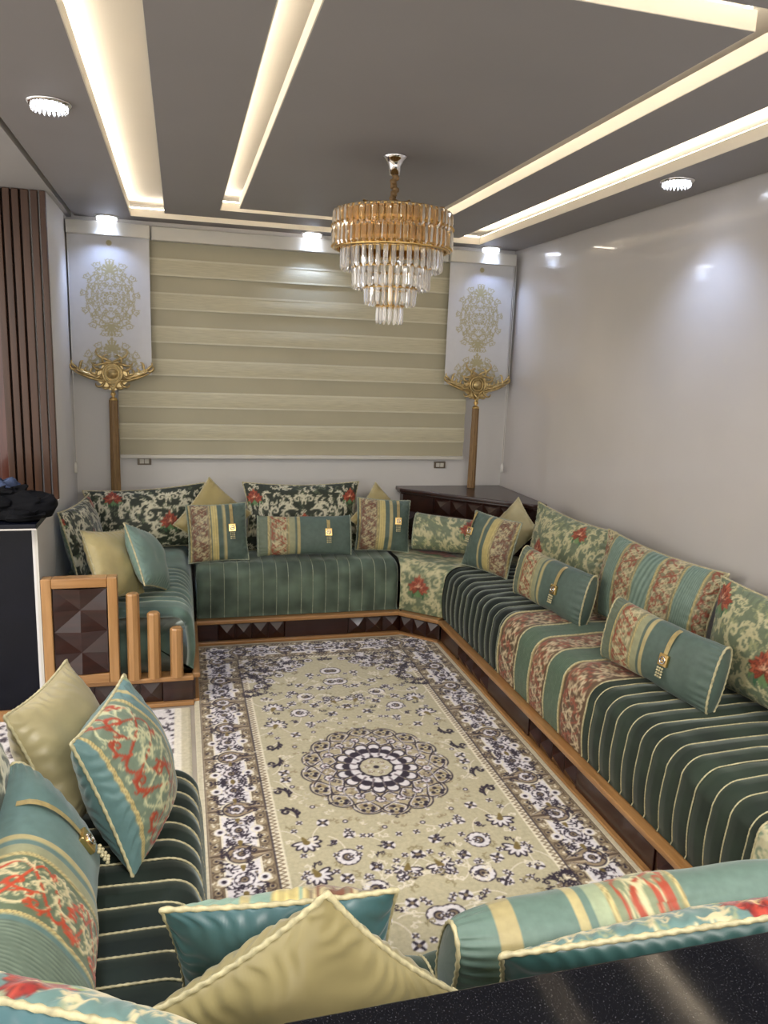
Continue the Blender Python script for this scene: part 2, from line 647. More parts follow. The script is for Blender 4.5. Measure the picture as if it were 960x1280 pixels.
def can_lumbar(w, h, ppm, teal=TEAL, flip=False, seed=2, eg=(132, 128, 96)):
    c = Canvas(w, h, ppm, teal)
    k = w / .62
    c.rect(0, .06 * k, 0, h + 1, SAGE)
    vine_band(c, .07 * k, .20 * k, (196, 182, 142), (142, 72, 50), ground=eg, seed=seed)
    c.rect(.205 * k, .24 * k, 0, h + 1, (150, 150, 116), .0005)
    c.rect(.255 * k, .275 * k, 0, h + 1, RIB, .001)
    if flip:
        c.C = c.C[:, ::-1].copy()
        c.H = c.H[:, ::-1].copy()
    return c


def can_striped(w, h, ppm, seed=4):
    c = Canvas(w, h, ppm, SAGE)
    x = -.05
    k = 0
    while x < w:
        if k % 2 == 0:
            vine_band(c, x, x + .15, (190, 176, 138), (140, 74, 54), ground=(124, 120, 92), seed=seed + k)
            x += .155
        else:
            fine_pleats(c, max(x, 0), x + .115, (132, 152, 138), (92, 112, 98))
            x += .12
        k += 1
    return c


# ------------------------------------------------------------------ cushions
def pose(x, y, z, yaw, tilt, spin):
    return Matrix.Translation((x, y, z)) @ Matrix.Rotation(R(yaw), 4, 'Z') @ Matrix.Rotation(R(-tilt), 4, 'X') @ Matrix.Rotation(R(spin), 4, 'Y')


def smooth_noise(n, m, k, seed):
    r = np.random.RandomState(seed)
    g = r.rand(k + 3, k + 3)
    y = np.linspace(0, k + 1.99, n)
    x = np.linspace(0, k + 1.99, m)
    j, i = y.astype(int), x.astype(int)
    b, a = (y - j)[:, None], (x - i)[None, :]
    a, b = a * a * (3 - 2 * a), b * b * (3 - 2 * b)
    return g[j][:, i] * (1 - a) * (1 - b) + g[j][:, i + 1] * a * (1 - b) + g[j + 1][:, i] * (1 - a) * b + g[j + 1][:, i + 1] * a * b - 0.5


def pillow(name, P, t, canvas, back, label, mat='brocade', group=None, res=0.007, ears=0.10, backmat=None, rope_r=0.005, ropemat='rope', seed=0, strap=None, pleat=0.006, cat='cushion', sag=0.0):
    """knife-edge cushion with pulled corners. P=(x,y,z,yaw,tilt,spin,w,h)"""
    x, y, z, yaw, tilt, spin, w, h = P
    nx, ny = max(20, int(w / res)), max(20, int(h / res))
    u = np.sin(np.linspace(-math.pi / 2, math.pi / 2, nx + 1) * 0.92) / math.sin(math.pi / 2 * 0.92)
    v = np.sin(np.linspace(-math.pi / 2, math.pi / 2, ny + 1) * 0.92) / math.sin(math.pi / 2 * 0.92)
    U, Vv = np.meshgrid(u, v)

    def outline(U, Vv):
        X = w / 2 * U * (1 - ears * (1 - Vv ** 2) * np.abs(U) ** 3 * 1.0)
        Z = h / 2 * Vv * (1 - ears * (w / h) ** .3 * (1 - U ** 2) * np.abs(Vv) ** 3)
        return X, Z - sag * (1 - U ** 2) * (Vv + 1) / 2

    def bulge(U, Vv):
        return t / 2 * (np.clip(1 - U ** 2, 0, 1) ** 0.55) * (np.clip(1 - Vv ** 2, 0, 1) ** 0.55)

    X, Z = outline(U, Vv)
    B = bulge(U, Vv)
    nz = smooth_noise(ny + 1, nx + 1, 7, seed + 5) * 0.012 + smooth_noise(ny + 1, nx + 1, 3, seed + 9) * 0.02
    nz2 = smooth_noise(ny + 1, nx + 1, 7, seed + 15) * 0.014 + smooth_noise(ny + 1, nx + 1, 3, seed + 19) * 0.02
    fall = np.clip(B / (t / 2), 0, 1)
    eu, ev = np.abs(U) ** 7 * (1 - Vv ** 8), np.abs(Vv) ** 7 * (1 - U ** 8)
    r = np.random.RandomState(seed)
    warp = smooth_noise(ny + 1, nx + 1, 5, seed + 2) * 5
    pl = (np.sin(Z * 150 + warp * 2 + r.rand() * 6) * eu + np.sin(X * 150 + warp * 2 + r.rand() * 6) * ev) * pleat * np.clip(fall * 3, 0, 1)
    cu, cv = (U + 1) / 2 * w, (Vv + 1) / 2 * h
    cf = canvas.sample(cu, cv) if canvas is not None else np.broadcast_to(np.array(back, float), U.shape + (3,))
    hf = canvas.sample(cu, cv, canvas.H) if canvas is not None else 0
    Yf = -(B + nz * fall + pl + hf * np.clip(fall * 4, 0, 1))
    Yb = B + nz2 * fall + pl
    Vf = np.stack([X, Yf, Z], -1).reshape(-1, 3)
    F = gridfaces(ny + 1, nx + 1)
    Mx = pose(x, y, z, yaw, tilt, spin)
    o = link(name, new_mesh(name, Vf, F, M[mat], True, cf.reshape(-1, 3)), None)
    o.matrix_world = Mx
    tag(o, label, cat, group)
    # back cover on a coarser grid
    st = 2
    Vb = np.stack([X, Yb, Z], -1)[::1, ::1].reshape(-1, 3)
    cb = np.broadcast_to(np.array(back, float), (len(Vb), 3))
    link('back_cover', new_mesh('back_cover', Vb, F[:, ::-1], M[backmat or 'satin'], True, cb), o)
    # piping
    s = np.linspace(-1, 1, 60)
    ed = [(s, -np.ones(60)), (np.ones(60), s), (s[::-1], np.ones(60)), (-np.ones(60), s[::-1])]
    pts = []
    for a, b in ed:
        ex, ez = outline(a, b)
        pts += [(ex[i], 0, ez[i]) for i in range(59)]
    rope('piping', pts, rope_r, M[ropemat], o, step=max(0.0035, rope_r * .8), closed=True)
    if strap:
        add_strap(o, lambda uu, vv: surf_p(uu, vv, outline, bulge), strap, w, h)
    return o


def surf_p(uu, vv, outline, bulge):
    a, b = np.array([uu], float), np.array([vv], float)
    X, Z = outline(a, b)
    return np.array([X[0], -bulge(a, b)[0] - 0.004, Z[0]])


def add_strap(o, surf, strap, w, h):
    """gold ribbon over the top edge that holds a square buckle with bead fringe"""
    u0, v0 = strap
    hw = 0.011 / (w / 2)
    P = []
    vs = np.linspace(0.985, v0, 16)
    for vv in vs:
        P.append([surf(u0 - hw, vv), surf(u0 + hw, vv)])
    P = np.array(P)
    P[:, :, 1] -= 0.006
    V = P.reshape(-1, 3)
    link('strap', new_mesh('strap', V, gridfaces(len(vs), 2), M['ribbon'], True), o)
    c = surf(u0, v0)
    x, y, z = c[0], c[1] - .012, c[2]
    b = MB()
    s = .024
    b.box(x - s, x + s, y - .002, y + .012, z - s * 1.1, z + s * 1.1)
    k = b.build('buckle', M['gold'], o, bevel=.003)
    a = np.linspace(0, 2 * np.pi, 17)[:-1]
    m = MB()
    m.tube([(x + .013 * math.cos(t), y - .004, z + .015 * math.sin(t)) for t in a], .0035, 6, True)
    m.tube([(x - .008, y - .005, z), (x + .008, y - .005, z)], .003, 6)
    m.build('buckle_ring', M['chrome'], k, smooth=True)
    m = MB()
    for q in (-1, 0, 1):
        for j in range(4):
            r = .0055
            m.lathe([(0.0005, -r), (r * .8, -r * .6), (r, 0), (r * .8, r * .6), (0.0005, r)], 8, (x + q * .012, y - .004, z - s * 1.1 - .010 - .0125 * j))
    m.build('bead_fringe', M['rope'], o, smooth=True)


def bolster(name, P, t, canvas, back, label, mat='brocade', group=None, res=0.007, endt=0.55, ropemat='rope', rope_r=0.005, seed=0, strap=None, endcol=None, wrap=False):
    """boxed oblong cushion: rounded section swept along x, narrow end gussets outlined in cord"""
    x, y, z, yaw, tilt, spin, w, h = P
    nx, na = max(30, int(w / res)), max(48, int(2.4 * h / res))
    s = np.linspace(-1, 1, nx + 1)
    a = np.linspace(0, 2 * np.pi, na, endpoint=False) + math.pi / 2  # starts at the top edge, runs over the front... and round the back
    S, A = np.meshgrid(s, a)
    edge = 1 - np.abs(S) ** 6
    prof = endt + (1 - endt) * np.clip(1 - np.abs(S) ** 3.0, 0, 1) ** .7
    hh = h / 2 * (0.93 + 0.07 * np.abs(S) ** 2)
    ca, sa = np.cos(A), np.sin(A)
    e = 0.82
    X = w / 2 * S
    Y = -(t / 2) * prof * np.sign(-ca) * np.abs(ca) ** e
    Z = hh * np.sign(sa) * np.abs(sa) ** e
    r = np.random.RandomState(seed)
    pl = np.sin(A * 26 + r.rand() * 6) * np.abs(S) ** 9 * (1 - np.abs(S) ** 30) * 0.004 + smooth_noise(na, nx + 1, 6, seed) * .010 * edge
    # front is -y: where ca<0
    Y = Y + np.sign(Y) * pl
    Z = Z + np.sign(Z) * pl * .6
    cv = np.clip((Z / h + .5), 0, 1) * h
    cu = (S + 1) / 2 * w
    front = (Y < t * (2 if wrap else .15))
    cf = canvas.sample(cu, cv)
    hf = canvas.sample(cu, cv, canvas.H)
    cf = np.where(front[..., None], cf, np.array(back, float))
    Y = Y - np.where(front, hf, 0)
    V = np.stack([X, Y, Z], -1).transpose(1, 0, 2)   # (nx+1, na)
    C = cf.transpose(1, 0, 2)
    F = gridfaces(nx + 1, na, True)
    n0 = (nx + 1) * na
    Vl = V.reshape(-1, 3)
    Cl = C.reshape(-1, 3)
    o = link(name, new_mesh(name, Vl, F, M[mat], True, Cl), None)
    o.matrix_world = pose(x, y, z, yaw, tilt, spin)
    tag(o, label, 'cushion', group)
    for idx in (0, nx):
        ringp = V[idx]
        cen = ringp.mean(0) + np.array([(.008 if idx else -.008), 0, 0])
        mid = (ringp * .6 + cen * .4)
        mid[:, 0] = cen[0]
        mid[:, 1] += np.sin(np.arange(na) * 2 * np.pi / na * 14) * .002
        VV = np.vstack([ringp, mid, cen[None]])
        FF = gridfaces(2, na, True)
        tri = [(na + i, na + (i + 1) % na, 2 * na) for i in range(na)]
        FFl = [tuple(f) for f in FF.tolist()] + tri
        link('end_gusset', new_mesh('end_gusset', VV, FFl, M['satin'], True, np.broadcast_to(np.array(endcol or back, float), (len(VV), 3))), o)
        rope('piping', ringp, rope_r, M[ropemat], o, step=max(.0035, rope_r * .8), closed=True)
    if strap:
        def surf(uu, vv):
            # front face point
            sn = np.sign(vv) * min(1.0, abs(vv)) ** (1 / e)
            cc = math.sqrt(max(0, 1 - sn * sn))
            pr = endt + (1 - endt) * max(0, 1 - abs(uu) ** 3) ** .7
            return np.array([w / 2 * uu, -(t / 2) * pr * cc ** e, h / 2 * .93 * vv])
        add_strap(o, surf, strap, w, h)
    return o


# ------------------------------------------------------------------ mattresses and plinths
Z0, Z1 = 0.185, 0.545


def mattress(name, parent, Ffn, Bfn, length, canvas_fn, ropes=(), res_s=0.006, res_t=0.012, r=0.11, z0=Z0, z1=Z1, puff=0.010, mat='velvet', ropemat='rope_s', rope_r=0.0035, seed=0, endcap=(True, True), rstep=0.005, nvis=1.0, tw=None):
    """upholstered seat: profile front-bottom > rounded nose > top > back, swept from s=0 to length.
    Ffn(s), Bfn(s) give the front and back plan points."""
    ns = max(8, int(length / res_s))
    S = np.linspace(0, length, ns + 1)
    Fp = np.array([Ffn(s / length) for s in S])
    Bp = np.array([Bfn(s / length) for s in S])
    D = Bp - Fp
    dep = np.linalg.norm(D, axis=1)
    D = D / dep[:, None]
    dmin = dep.min()
    Tn = np.gradient(Fp, axis=0)
    # profile in (inward a, z): t is arc length
    prof = []
    zz = np.linspace(z0, z1 - r, max(6, int((z1 - r - z0) / res_t)))
    for q in zz:
        prof.append((-.012 * math.sin((q - z0) / (z1 - r - z0) * math.pi), q, -1, 0))
    for q in np.linspace(0, math.pi / 2, 14)[1:]:
        prof.append((r - r * math.cos(q), z1 - r + r * math.sin(q), -math.cos(q), math.sin(q)))
    nt_ = max(6, int((1 - r / dmin) * dmin / (res_t * 1.5)))
    prof = np.array(prof)
    base = len(prof)
    rel = np.linspace(0, 1, nt_ + 1)[1:]
    A = np.zeros((ns + 1, base + nt_))
    Zc = np.zeros_like(A)
    Na = np.zeros_like(A)
    Nz = np.zeros_like(A)
    A[:, :base] = prof[:, 0]
    Zc[:, :base] = prof[:, 1]
    Na[:, :base] = prof[:, 2]
    Nz[:, :base] = prof[:, 3]
    A[:, base:] = r + rel[None, :] * (dep[:, None] - r)
    Zc[:, base:] = z1 + .006 * np.sin(rel * math.pi)[None, :]
    Nz[:, base:] = 1
    T = np.concatenate([np.zeros((ns + 1, 1)), np.cumsum(np.hypot(np.diff(A, axis=1), np.diff(Zc, axis=1)), axis=1)], 1)
    # channels between the cords
    disp = np.zeros(ns + 1)
    if len(ropes):
        rp = np.array(sorted(ropes))
        dmn = np.abs(S[:, None] - rp[None, :]).min(1)
        gap = np.median(np.diff(rp)) if len(rp) > 1 else .09
        inside = (S > rp[0] - gap) & (S < rp[-1] + gap)
        disp = np.where(inside, puff * (np.clip(dmn / (gap / 2), 0, 1) ** .5 - 1), 0)
    for k, on in enumerate(endcap):
        if on:
            ds = (S if k == 0 else length - S)
            rr = .045
            q = np.clip(1 - ds / rr, 0, 1)
            disp = disp - rr * (1 - np.sqrt(1 - q ** 2))
    dd = disp[:, None] + (smooth_noise(ns + 1, A.shape[1], 9, seed) * .010) * (Nz > .3) 
    cols, hts = canvas_fn(np.broadcast_to(S[:, None], T.shape), T)
    dd = dd + hts
    fade = np.ones_like(A)
    fade[:, 0] = 0
    Aw = A + Na * dd * fade
    Zw = Zc + Nz * dd * fade
    XY = Fp[:, None, :] + D[:, None, :] * Aw[..., None]
    V = np.concatenate([XY, Zw[..., None]], -1)
    nt2 = V.shape[1]
    Vl = V.reshape(-1, 3)
    F = gridfaces(ns + 1, nt2)
    Cl = np.asarray(cols, float).reshape(-1, 3)
    extraV, extraF, eC = [], F.tolist() if any(endcap) else None, []
    if any(endcap):
        for k, on in enumerate(endcap):
            if not on:
                continue
            row = V[0 if k == 0 else ns]
            cen = np.array([row[:, 0].mean(), row[:, 1].mean(), (z0 + z1) / 2])
            low = row[-1].copy()
            low[2] = z0
            b = len(Vl) + len(extraV)
            extraV += [cen, low]
            eC += [Cl[0], Cl[0]]
            off = 0 if k == 0 else ns * nt2
            for i in range(nt2 - 1):
                extraF.append((off + i, off + i + 1, b) if k == 0 else (off + i + 1, off + i, b))
            extraF.append((off + nt2 - 1, b + 1, b))
            extraF.append((b + 1, off, b))
        Vl = np.vstack([Vl, np.array(extraV)])
        Cl = np.vstack([Cl, np.array(eC)])
        me = new_mesh(name, Vl, extraF, M[mat], True, Cl)
    else:
        me = new_mesh(name, Vl, F, M[mat], True, Cl)
    o = link(name, me, parent)
    for s in ropes:
        i = min(ns, max(0, int(round(s / length * ns))))
        n_r = V[i].copy()
        outw = np.concatenate([D[i][None, :] * Na[i][:, None], Nz[i][:, None]], 1)
        P = n_r + outw * (rope_r * .6)
        rope('cord', P, rope_r, M[ropemat], o, step=rstep)
    return o


def velvet_fn(col, edge=None, hi=None):
    def fn(S, T):
        c = np.empty(S.shape + (3,))
        n = smooth_noise(S.shape[0], S.shape[1], 12, 4)[..., None]
        c[:] = np.array(col)
        c *= (1 + .30 * n)
        return c, np.zeros(S.shape)
    return fn


def canvas_fn(can, scale=1.0):
    def fn(S, T):
        return can.sample(S, T), can.sample(S, T, can.H)
    return fn


def seg_plinth(parent, p0, p1, zones, depth=.03, flip=1):
    """oak rails with dark panels between; zones = list of (length fraction, carved?)"""
    p0, p1 = np.array(p0, float), np.array(p1, float)
    L = np.linalg.norm(p1 - p0)
    u = (p1 - p0) / L
    n = np.array([u[1], -u[0]]) * flip      # outward
    ax = 'oak' if abs(u[0]) > .6 else 'oak_y'
    mh = 'mahog' if abs(u[0]) > .6 else 'mahog_y'

    def quadbox(name, mat, s0, s1, o0, o1, z0, z1, bev=.003):
        b = MB()
        q = [p0 + u * s0 + n * o0, p0 + u * s1 + n * o0, p0 + u * s1 + n * o1, p0 + u * s0 + n * o1]
        pts = [(float(v[0]), float(v[1])) for v in q]
        ar = sum(pts[i][0] * pts[(i + 1) % 4][1] - pts[(i + 1) % 4][0] * pts[i][1] for i in range(4))
        if ar < 0:
            pts = pts[::-1]
        b.prism(pts, z0, z1)
        return b.build(name, M[mat], parent, bevel=bev)

    quadbox('top_rail', ax, 0, L, -.06, .035, .152, .180, .006)
    quadbox('bottom_rail', ax, 0, L, -.06, .030, .002, .026, .005)
    s = 0
    tot = sum(z[0] for z in zones)
    for ln, carved in zones:
        l = ln / tot * L
        if not carved:
            quadbox('kick_panel', mh, s + .002, s + l - .002, -.05, .008, .026, .152, .004)
        else:
            k = max(1, int(round(l / .125)))
            for j in range(k):
                a, b_ = s + l * j / k + .001, s + l * (j + 1) / k - .001
                V = []
                for ss, zz, oo in ((a, .027, .0), (b_, .027, .0), (b_, .151, .0), (a, .151, .0), ((a + b_) / 2, .089, .032), (a, .027, -.05), (b_, .027, -.05), (b_, .151, -.05), (a, .151, -.05)):
                    q = p0 + u * ss + n * oo
                    V.append((q[0], q[1], zz))
                Fc = [(0, 1, 4), (1, 2, 4), (2, 3, 4), (3, 0, 4), (0, 5, 6, 1), (1, 6, 7, 2), (2, 7, 8, 3), (3, 8, 5, 0), (8, 7, 6, 5)]
                if flip < 0:
                    Fc = [f[::-1] for f in Fc]
                MB().add(V, Fc).build('carved_block', M[mh], parent)
        s += l


def base_box(parent, x0, x1, y0, y1, mat='mahog'):
    MB().box(x0, x1, y0, y1, .004, .178).build('base_board', M[mat], parent)


XR, XL, YB = 2.535, -0.72, 5.71
DARK = (38, 48, 37)  # darker velvet tone, the shaded nap put into the colour
SAGEV = (84, 97, 82)  # lighter velvet tone, nap sheen put into the base colour
LITE = (88, 108, 96)  # palest velvet tone, light sheen on the seat put into the colour

can_seatfloral = damask(1.5, 1.25, 170, (112, 128, 96), (212, 204, 158), (168, 170, 120), .42, 5)

# ---- back sofa
sofa = empty('banquette', (.8, 5.3, 0))
tag(sofa, 'sage green velvet banquette with vertical cords under the wide window blind', 'sofa', 'sofas round the carpet')


def at0(o, fn):
    """runs a builder whose geometry is in world space and parents the result to o"""
    h = fn
    return h


def part_parent(o):
    # geometry is written in world coordinates: keep the empties at their base and cancel the offset on each part
    return o


def settle(o):
    inv = Matrix.Translation(-Vector(o.location))
    for c in o.children:
        c.matrix_local = inv @ c.matrix_local


base_box(sofa, .10, 1.47, 5.02, 5.69)
seg_plinth(sofa, (.08, 4.975), (1.50, 4.975), [(.16, 0), (.5, 1), (.5, 0), (.42, 1)])
mattress('mattress', sofa, lambda u: (.085 + 1.405 * u, 4.985), lambda u: (.085 + 1.405 * u, 5.69), 1.405, velvet_fn(SAGEV),
         ropes=[.095 + .0865 * k for k in range(16)], res_s=.01, seed=1, rstep=.006, ropemat='rope_s', rope_r=.0024)
settle(sofa)

# ---- far left sofa, its armrest and posts
sofa = empty('banquette', (-.33, 4.9, 0))
tag(sofa, 'short pale green velvet banquette with a carved wooden armrest and three posts', 'sofa', 'sofas round the carpet')
base_box(sofa, -.70, .03, 4.12, 5.69)
seg_plinth(sofa, (.05, 4.085), (.05, 4.95), [(.2, 0), (.25, 1), (.4, 0)], flip=1)
seg_plinth(sofa, (-.70, 4.085), (.05, 4.085), [(.12, 0), (.5, 1), (.18, 0)])
mattress('mattress', sofa, lambda u: (.05, 4.13 + 1.555 * u), lambda u: (-.70, 4.13 + 1.555 * u), 1.555, velvet_fn(LITE),
         ropes=[.17 + .0865 * k for k in range(9)], res_s=.012, seed=2, rstep=.008, rope_r=.0022, endcap=(True, False))


def carved_panel(parent, x0, x1, z0, z1, y, cols=2, rows=4, d=.022):
    """faceted star panel: a grid of nodes alternately raised and sunk"""
    xs = np.linspace(x0, x1, cols + 1)
    zs = np.linspace(z0, z1, rows + 1)
    k = 0
    for j in range(rows):
        for i in range(cols):
            def hgt(a, b):
                if a == 1 and b % 2 == 0:
                    return d
                if a != 1 and b % 2 == 1:
                    return d * .8
                return .003
            V = [(xs[i], y - hgt(i, j), zs[j]), (xs[i + 1], y - hgt(i + 1, j), zs[j]), (xs[i + 1], y - hgt(i + 1, j + 1), zs[j + 1]), (xs[i], y - hgt(i, j + 1), zs[j + 1]),
                 ((xs[i] + xs[i + 1]) / 2, y - .004, (zs[j] + zs[j + 1]) / 2)]
            V += [(a, y + .012, c) for a, b, c in V[:4]]
            F = [(0, 1, 4), (1, 2, 4), (2, 3, 4), (3, 0, 4), (1, 0, 5, 6), (2, 1, 6, 7), (3, 2, 7, 8), (0, 3, 8, 5), (5, 8, 7, 6)]
            MB().add(V, F).build('carved_facet', M['mahog'], parent)
            k += 1


ya = 4.06
for nm, bx in (('arm_frame_stile', (-.705, -.655, .182, .765)), ('arm_frame_stile', (-.385, -.335, .182, .765)), ('arm_frame_rail', (-.655, -.385, .712, .765)), ('arm_frame_rail', (-.655, -.385, .182, .235))):
    MB().box(bx[0], bx[1], ya - .035, ya + .035, bx[2], bx[3]).build(nm, M['oak_z' if 'stile' in nm else 'oak'], sofa, bevel=.006)
MB().box(-.655, -.385, ya - .005, ya + .02, .235, .712).build('arm_panel', M['mahog'], sofa)
carved_panel(sofa, -.650, -.390, .240, .707, ya - .018)
for xp, zt in ((-.262, .665), (-.157, .555), (-.040, .462)):
    MB().lathe([(.001, .182), (.034, .182), (.034, zt - .008), (.027, zt), (.001, zt)], 8, (xp, ya, 0)).build('arm_post', M['oak_z'], sofa)
settle(sofa)

# ---- corner unit (floral, chamfered)
sofa = empty('corner_sofa', (2.0, 5.2, 0))
tag(sofa, 'floral brocade corner seat with a slanted front between the two long sofas', 'sofa')
MB().prism([(1.51, 5.03), (1.75, 4.79), (2.5, 4.79), (2.5, 5.69), (1.51, 5.69)], .004, .178).build('base_board', M['mahog'], sofa)
seg_plinth(sofa, (1.50, 4.965), (1.725, 4.74), [(1, 1)])


def cb(u):
    if u < .5:
        return (1.495 + 1.03 * u * 2, 5.69)
    return (2.525, 5.69 - .94 * (u - .5) * 2)


_can = damask(.36, 1.45, 190, (106, 116, 88), (194, 186, 144), (152, 152, 112), .42, 8, off=.15, fs=1.15)
mattress('mattress', sofa, lambda u: (1.495 + .25 * u, 4.985 - .235 * u), cb, .343, canvas_fn(_can), res_s=.008, res_t=.009, mat='brocade', endcap=(False, False), seed=3)
settle(sofa)

# ---- long right sofa
sofa = empty('banquette', (2.1, 3.2, 0))
tag(sofa, 'long dark green velvet banquette with embroidered middle bands along the polished wall', 'sofa', 'sofas round the carpet')
base_box(sofa, 1.77, 2.52, 1.78, 4.73, 'mahog_y')
seg_plinth(sofa, (1.735, 4.72), (1.735, 1.775), [(.35, 0), (.5, 1), (.55, 0), (.5, 1), (.6, 0), (.45, 1)], flip=1)
yA, yB, yC, yD = 4.735, 3.79, 2.81, 1.775


def straight_right(y0, y1):
    return (lambda u: (1.745, y0 + (y1 - y0) * u)), (lambda u: (2.525, y0 + (y1 - y0) * u))


f1, b1 = straight_right(yA, yB)
mattress('mattress', sofa, f1, b1, yA - yB, velvet_fn((20, 28, 22)), ropes=[.05 + .0865 * k for k in range(11)], res_s=.010, rstep=.007, seed=5, endcap=(False, False), rope_r=.0022)  # far stretch of velvet darkened in the colour for its nap
f1, b1 = straight_right(yB, yC)
cm = Canvas(yB - yC, 1.2, 260, (96, 108, 84))
vine_band(cm, .012, .235, (204, 186, 150), (146, 80, 60), ground=(92, 74, 52), seed=11)
fine_pleats(cm, .245, .40, (116, 136, 112), (52, 70, 54))
vine_band(cm, .41, .58, (204, 186, 150), (146, 80, 60), ground=(96, 76, 54), seed=12)
fine_pleats(cm, .59, .735, (116, 136, 112), (52, 70, 54))
vine_band(cm, .745, .965, (204, 186, 150), (146, 80, 60), ground=(96, 74, 54), seed=13)
mattress('embroidered_mattress', sofa, f1, b1, yB - yC, canvas_fn(cm), ropes=[.003, .24, .405, .585, .74, .97], puff=.004, res_s=.0042, res_t=.006, seed=6, endcap=(False, False), mat='brocade', ropemat='rope', rstep=.006, rope_r=.004)
f1, b1 = straight_right(yC, yD)
mattress('mattress', sofa, f1, b1, yC - yD, velvet_fn(DARK), ropes=[.045 + .0865 * k for k in range(12)], res_s=.006, rstep=.0045, seed=7, endcap=(False, False), ropemat='rope', rope_r=.0026)
settle(sofa)

# ---- near right corner unit
sofa = empty('corner_sofa', (2.1, 1.3, 0))
tag(sofa, 'pale floral brocade corner seat nearest the camera at the right edge', 'sofa')
base_box(sofa, 1.77, 2.52, .90, 1.77)
seg_plinth(sofa, (1.735, 1.773), (1.735, 1.55), [(1, 0)], flip=1)
_can = damask(.95, 1.2, 260, (128, 142, 116), (202, 194, 156), (166, 168, 132), .42, 9, fl=((168, 76, 50), (192, 104, 76), (210, 156, 122)), off=.16)
mattress('mattress', sofa, lambda u: (1.735, 1.768 - .90 * u), lambda u: (2.525, 1.768 - .90 * u), .90, canvas_fn(_can), ropes=[.004], res_s=.005, res_t=.007, mat='brocade', endcap=(False, False), seed=8, ropemat='rope', r=.06)
settle(sofa)

# ---- near sofa (under the big cushions at the bottom)
sofa = empty('banquette', (.85, 1.2, 0))
tag(sofa, 'dark green velvet banquette nearest the camera with a long floral cushion on it', 'sofa', 'sofas round the carpet')
base_box(sofa, .03, 1.73, .90, 1.49)
seg_plinth(sofa, (1.735, 1.53), (.05, 1.53), [(.5, 0), (.5, 1), (.7, 0)])
mattress('mattress', sofa, lambda u: (1.725 - 1.70 * u, 1.54), lambda u: (1.725 - 1.70 * u, .88), 1.70, velvet_fn((42, 56, 46)), ropes=[.06 + .0865 * k for k in range(19)], res_s=.008, rstep=.004, seed=9, endcap=(False, False), ropemat='rope', rope_r=.0032)
settle(sofa)

# ---- near left sofa
sofa = empty('banquette', (-.33, 1.7, 0))
tag(sofa, 'dark green velvet banquette with white cords at the lower left', 'sofa', 'sofas round the carpet')
base_box(sofa, -.72, .02, .90, 2.42)
mattress('mattress', sofa, lambda u: (.045, 2.46 - 1.60 * u), lambda u: (-.80, 2.46 - 1.60 * u), 1.60, velvet_fn((26, 36, 30)), ropes=[.075 + .0865 * k for k in range(17)], res_s=.006, rstep=.004, seed=10, endcap=(True, False), ropemat='rope', rope_r=.0032)
settle(sofa)


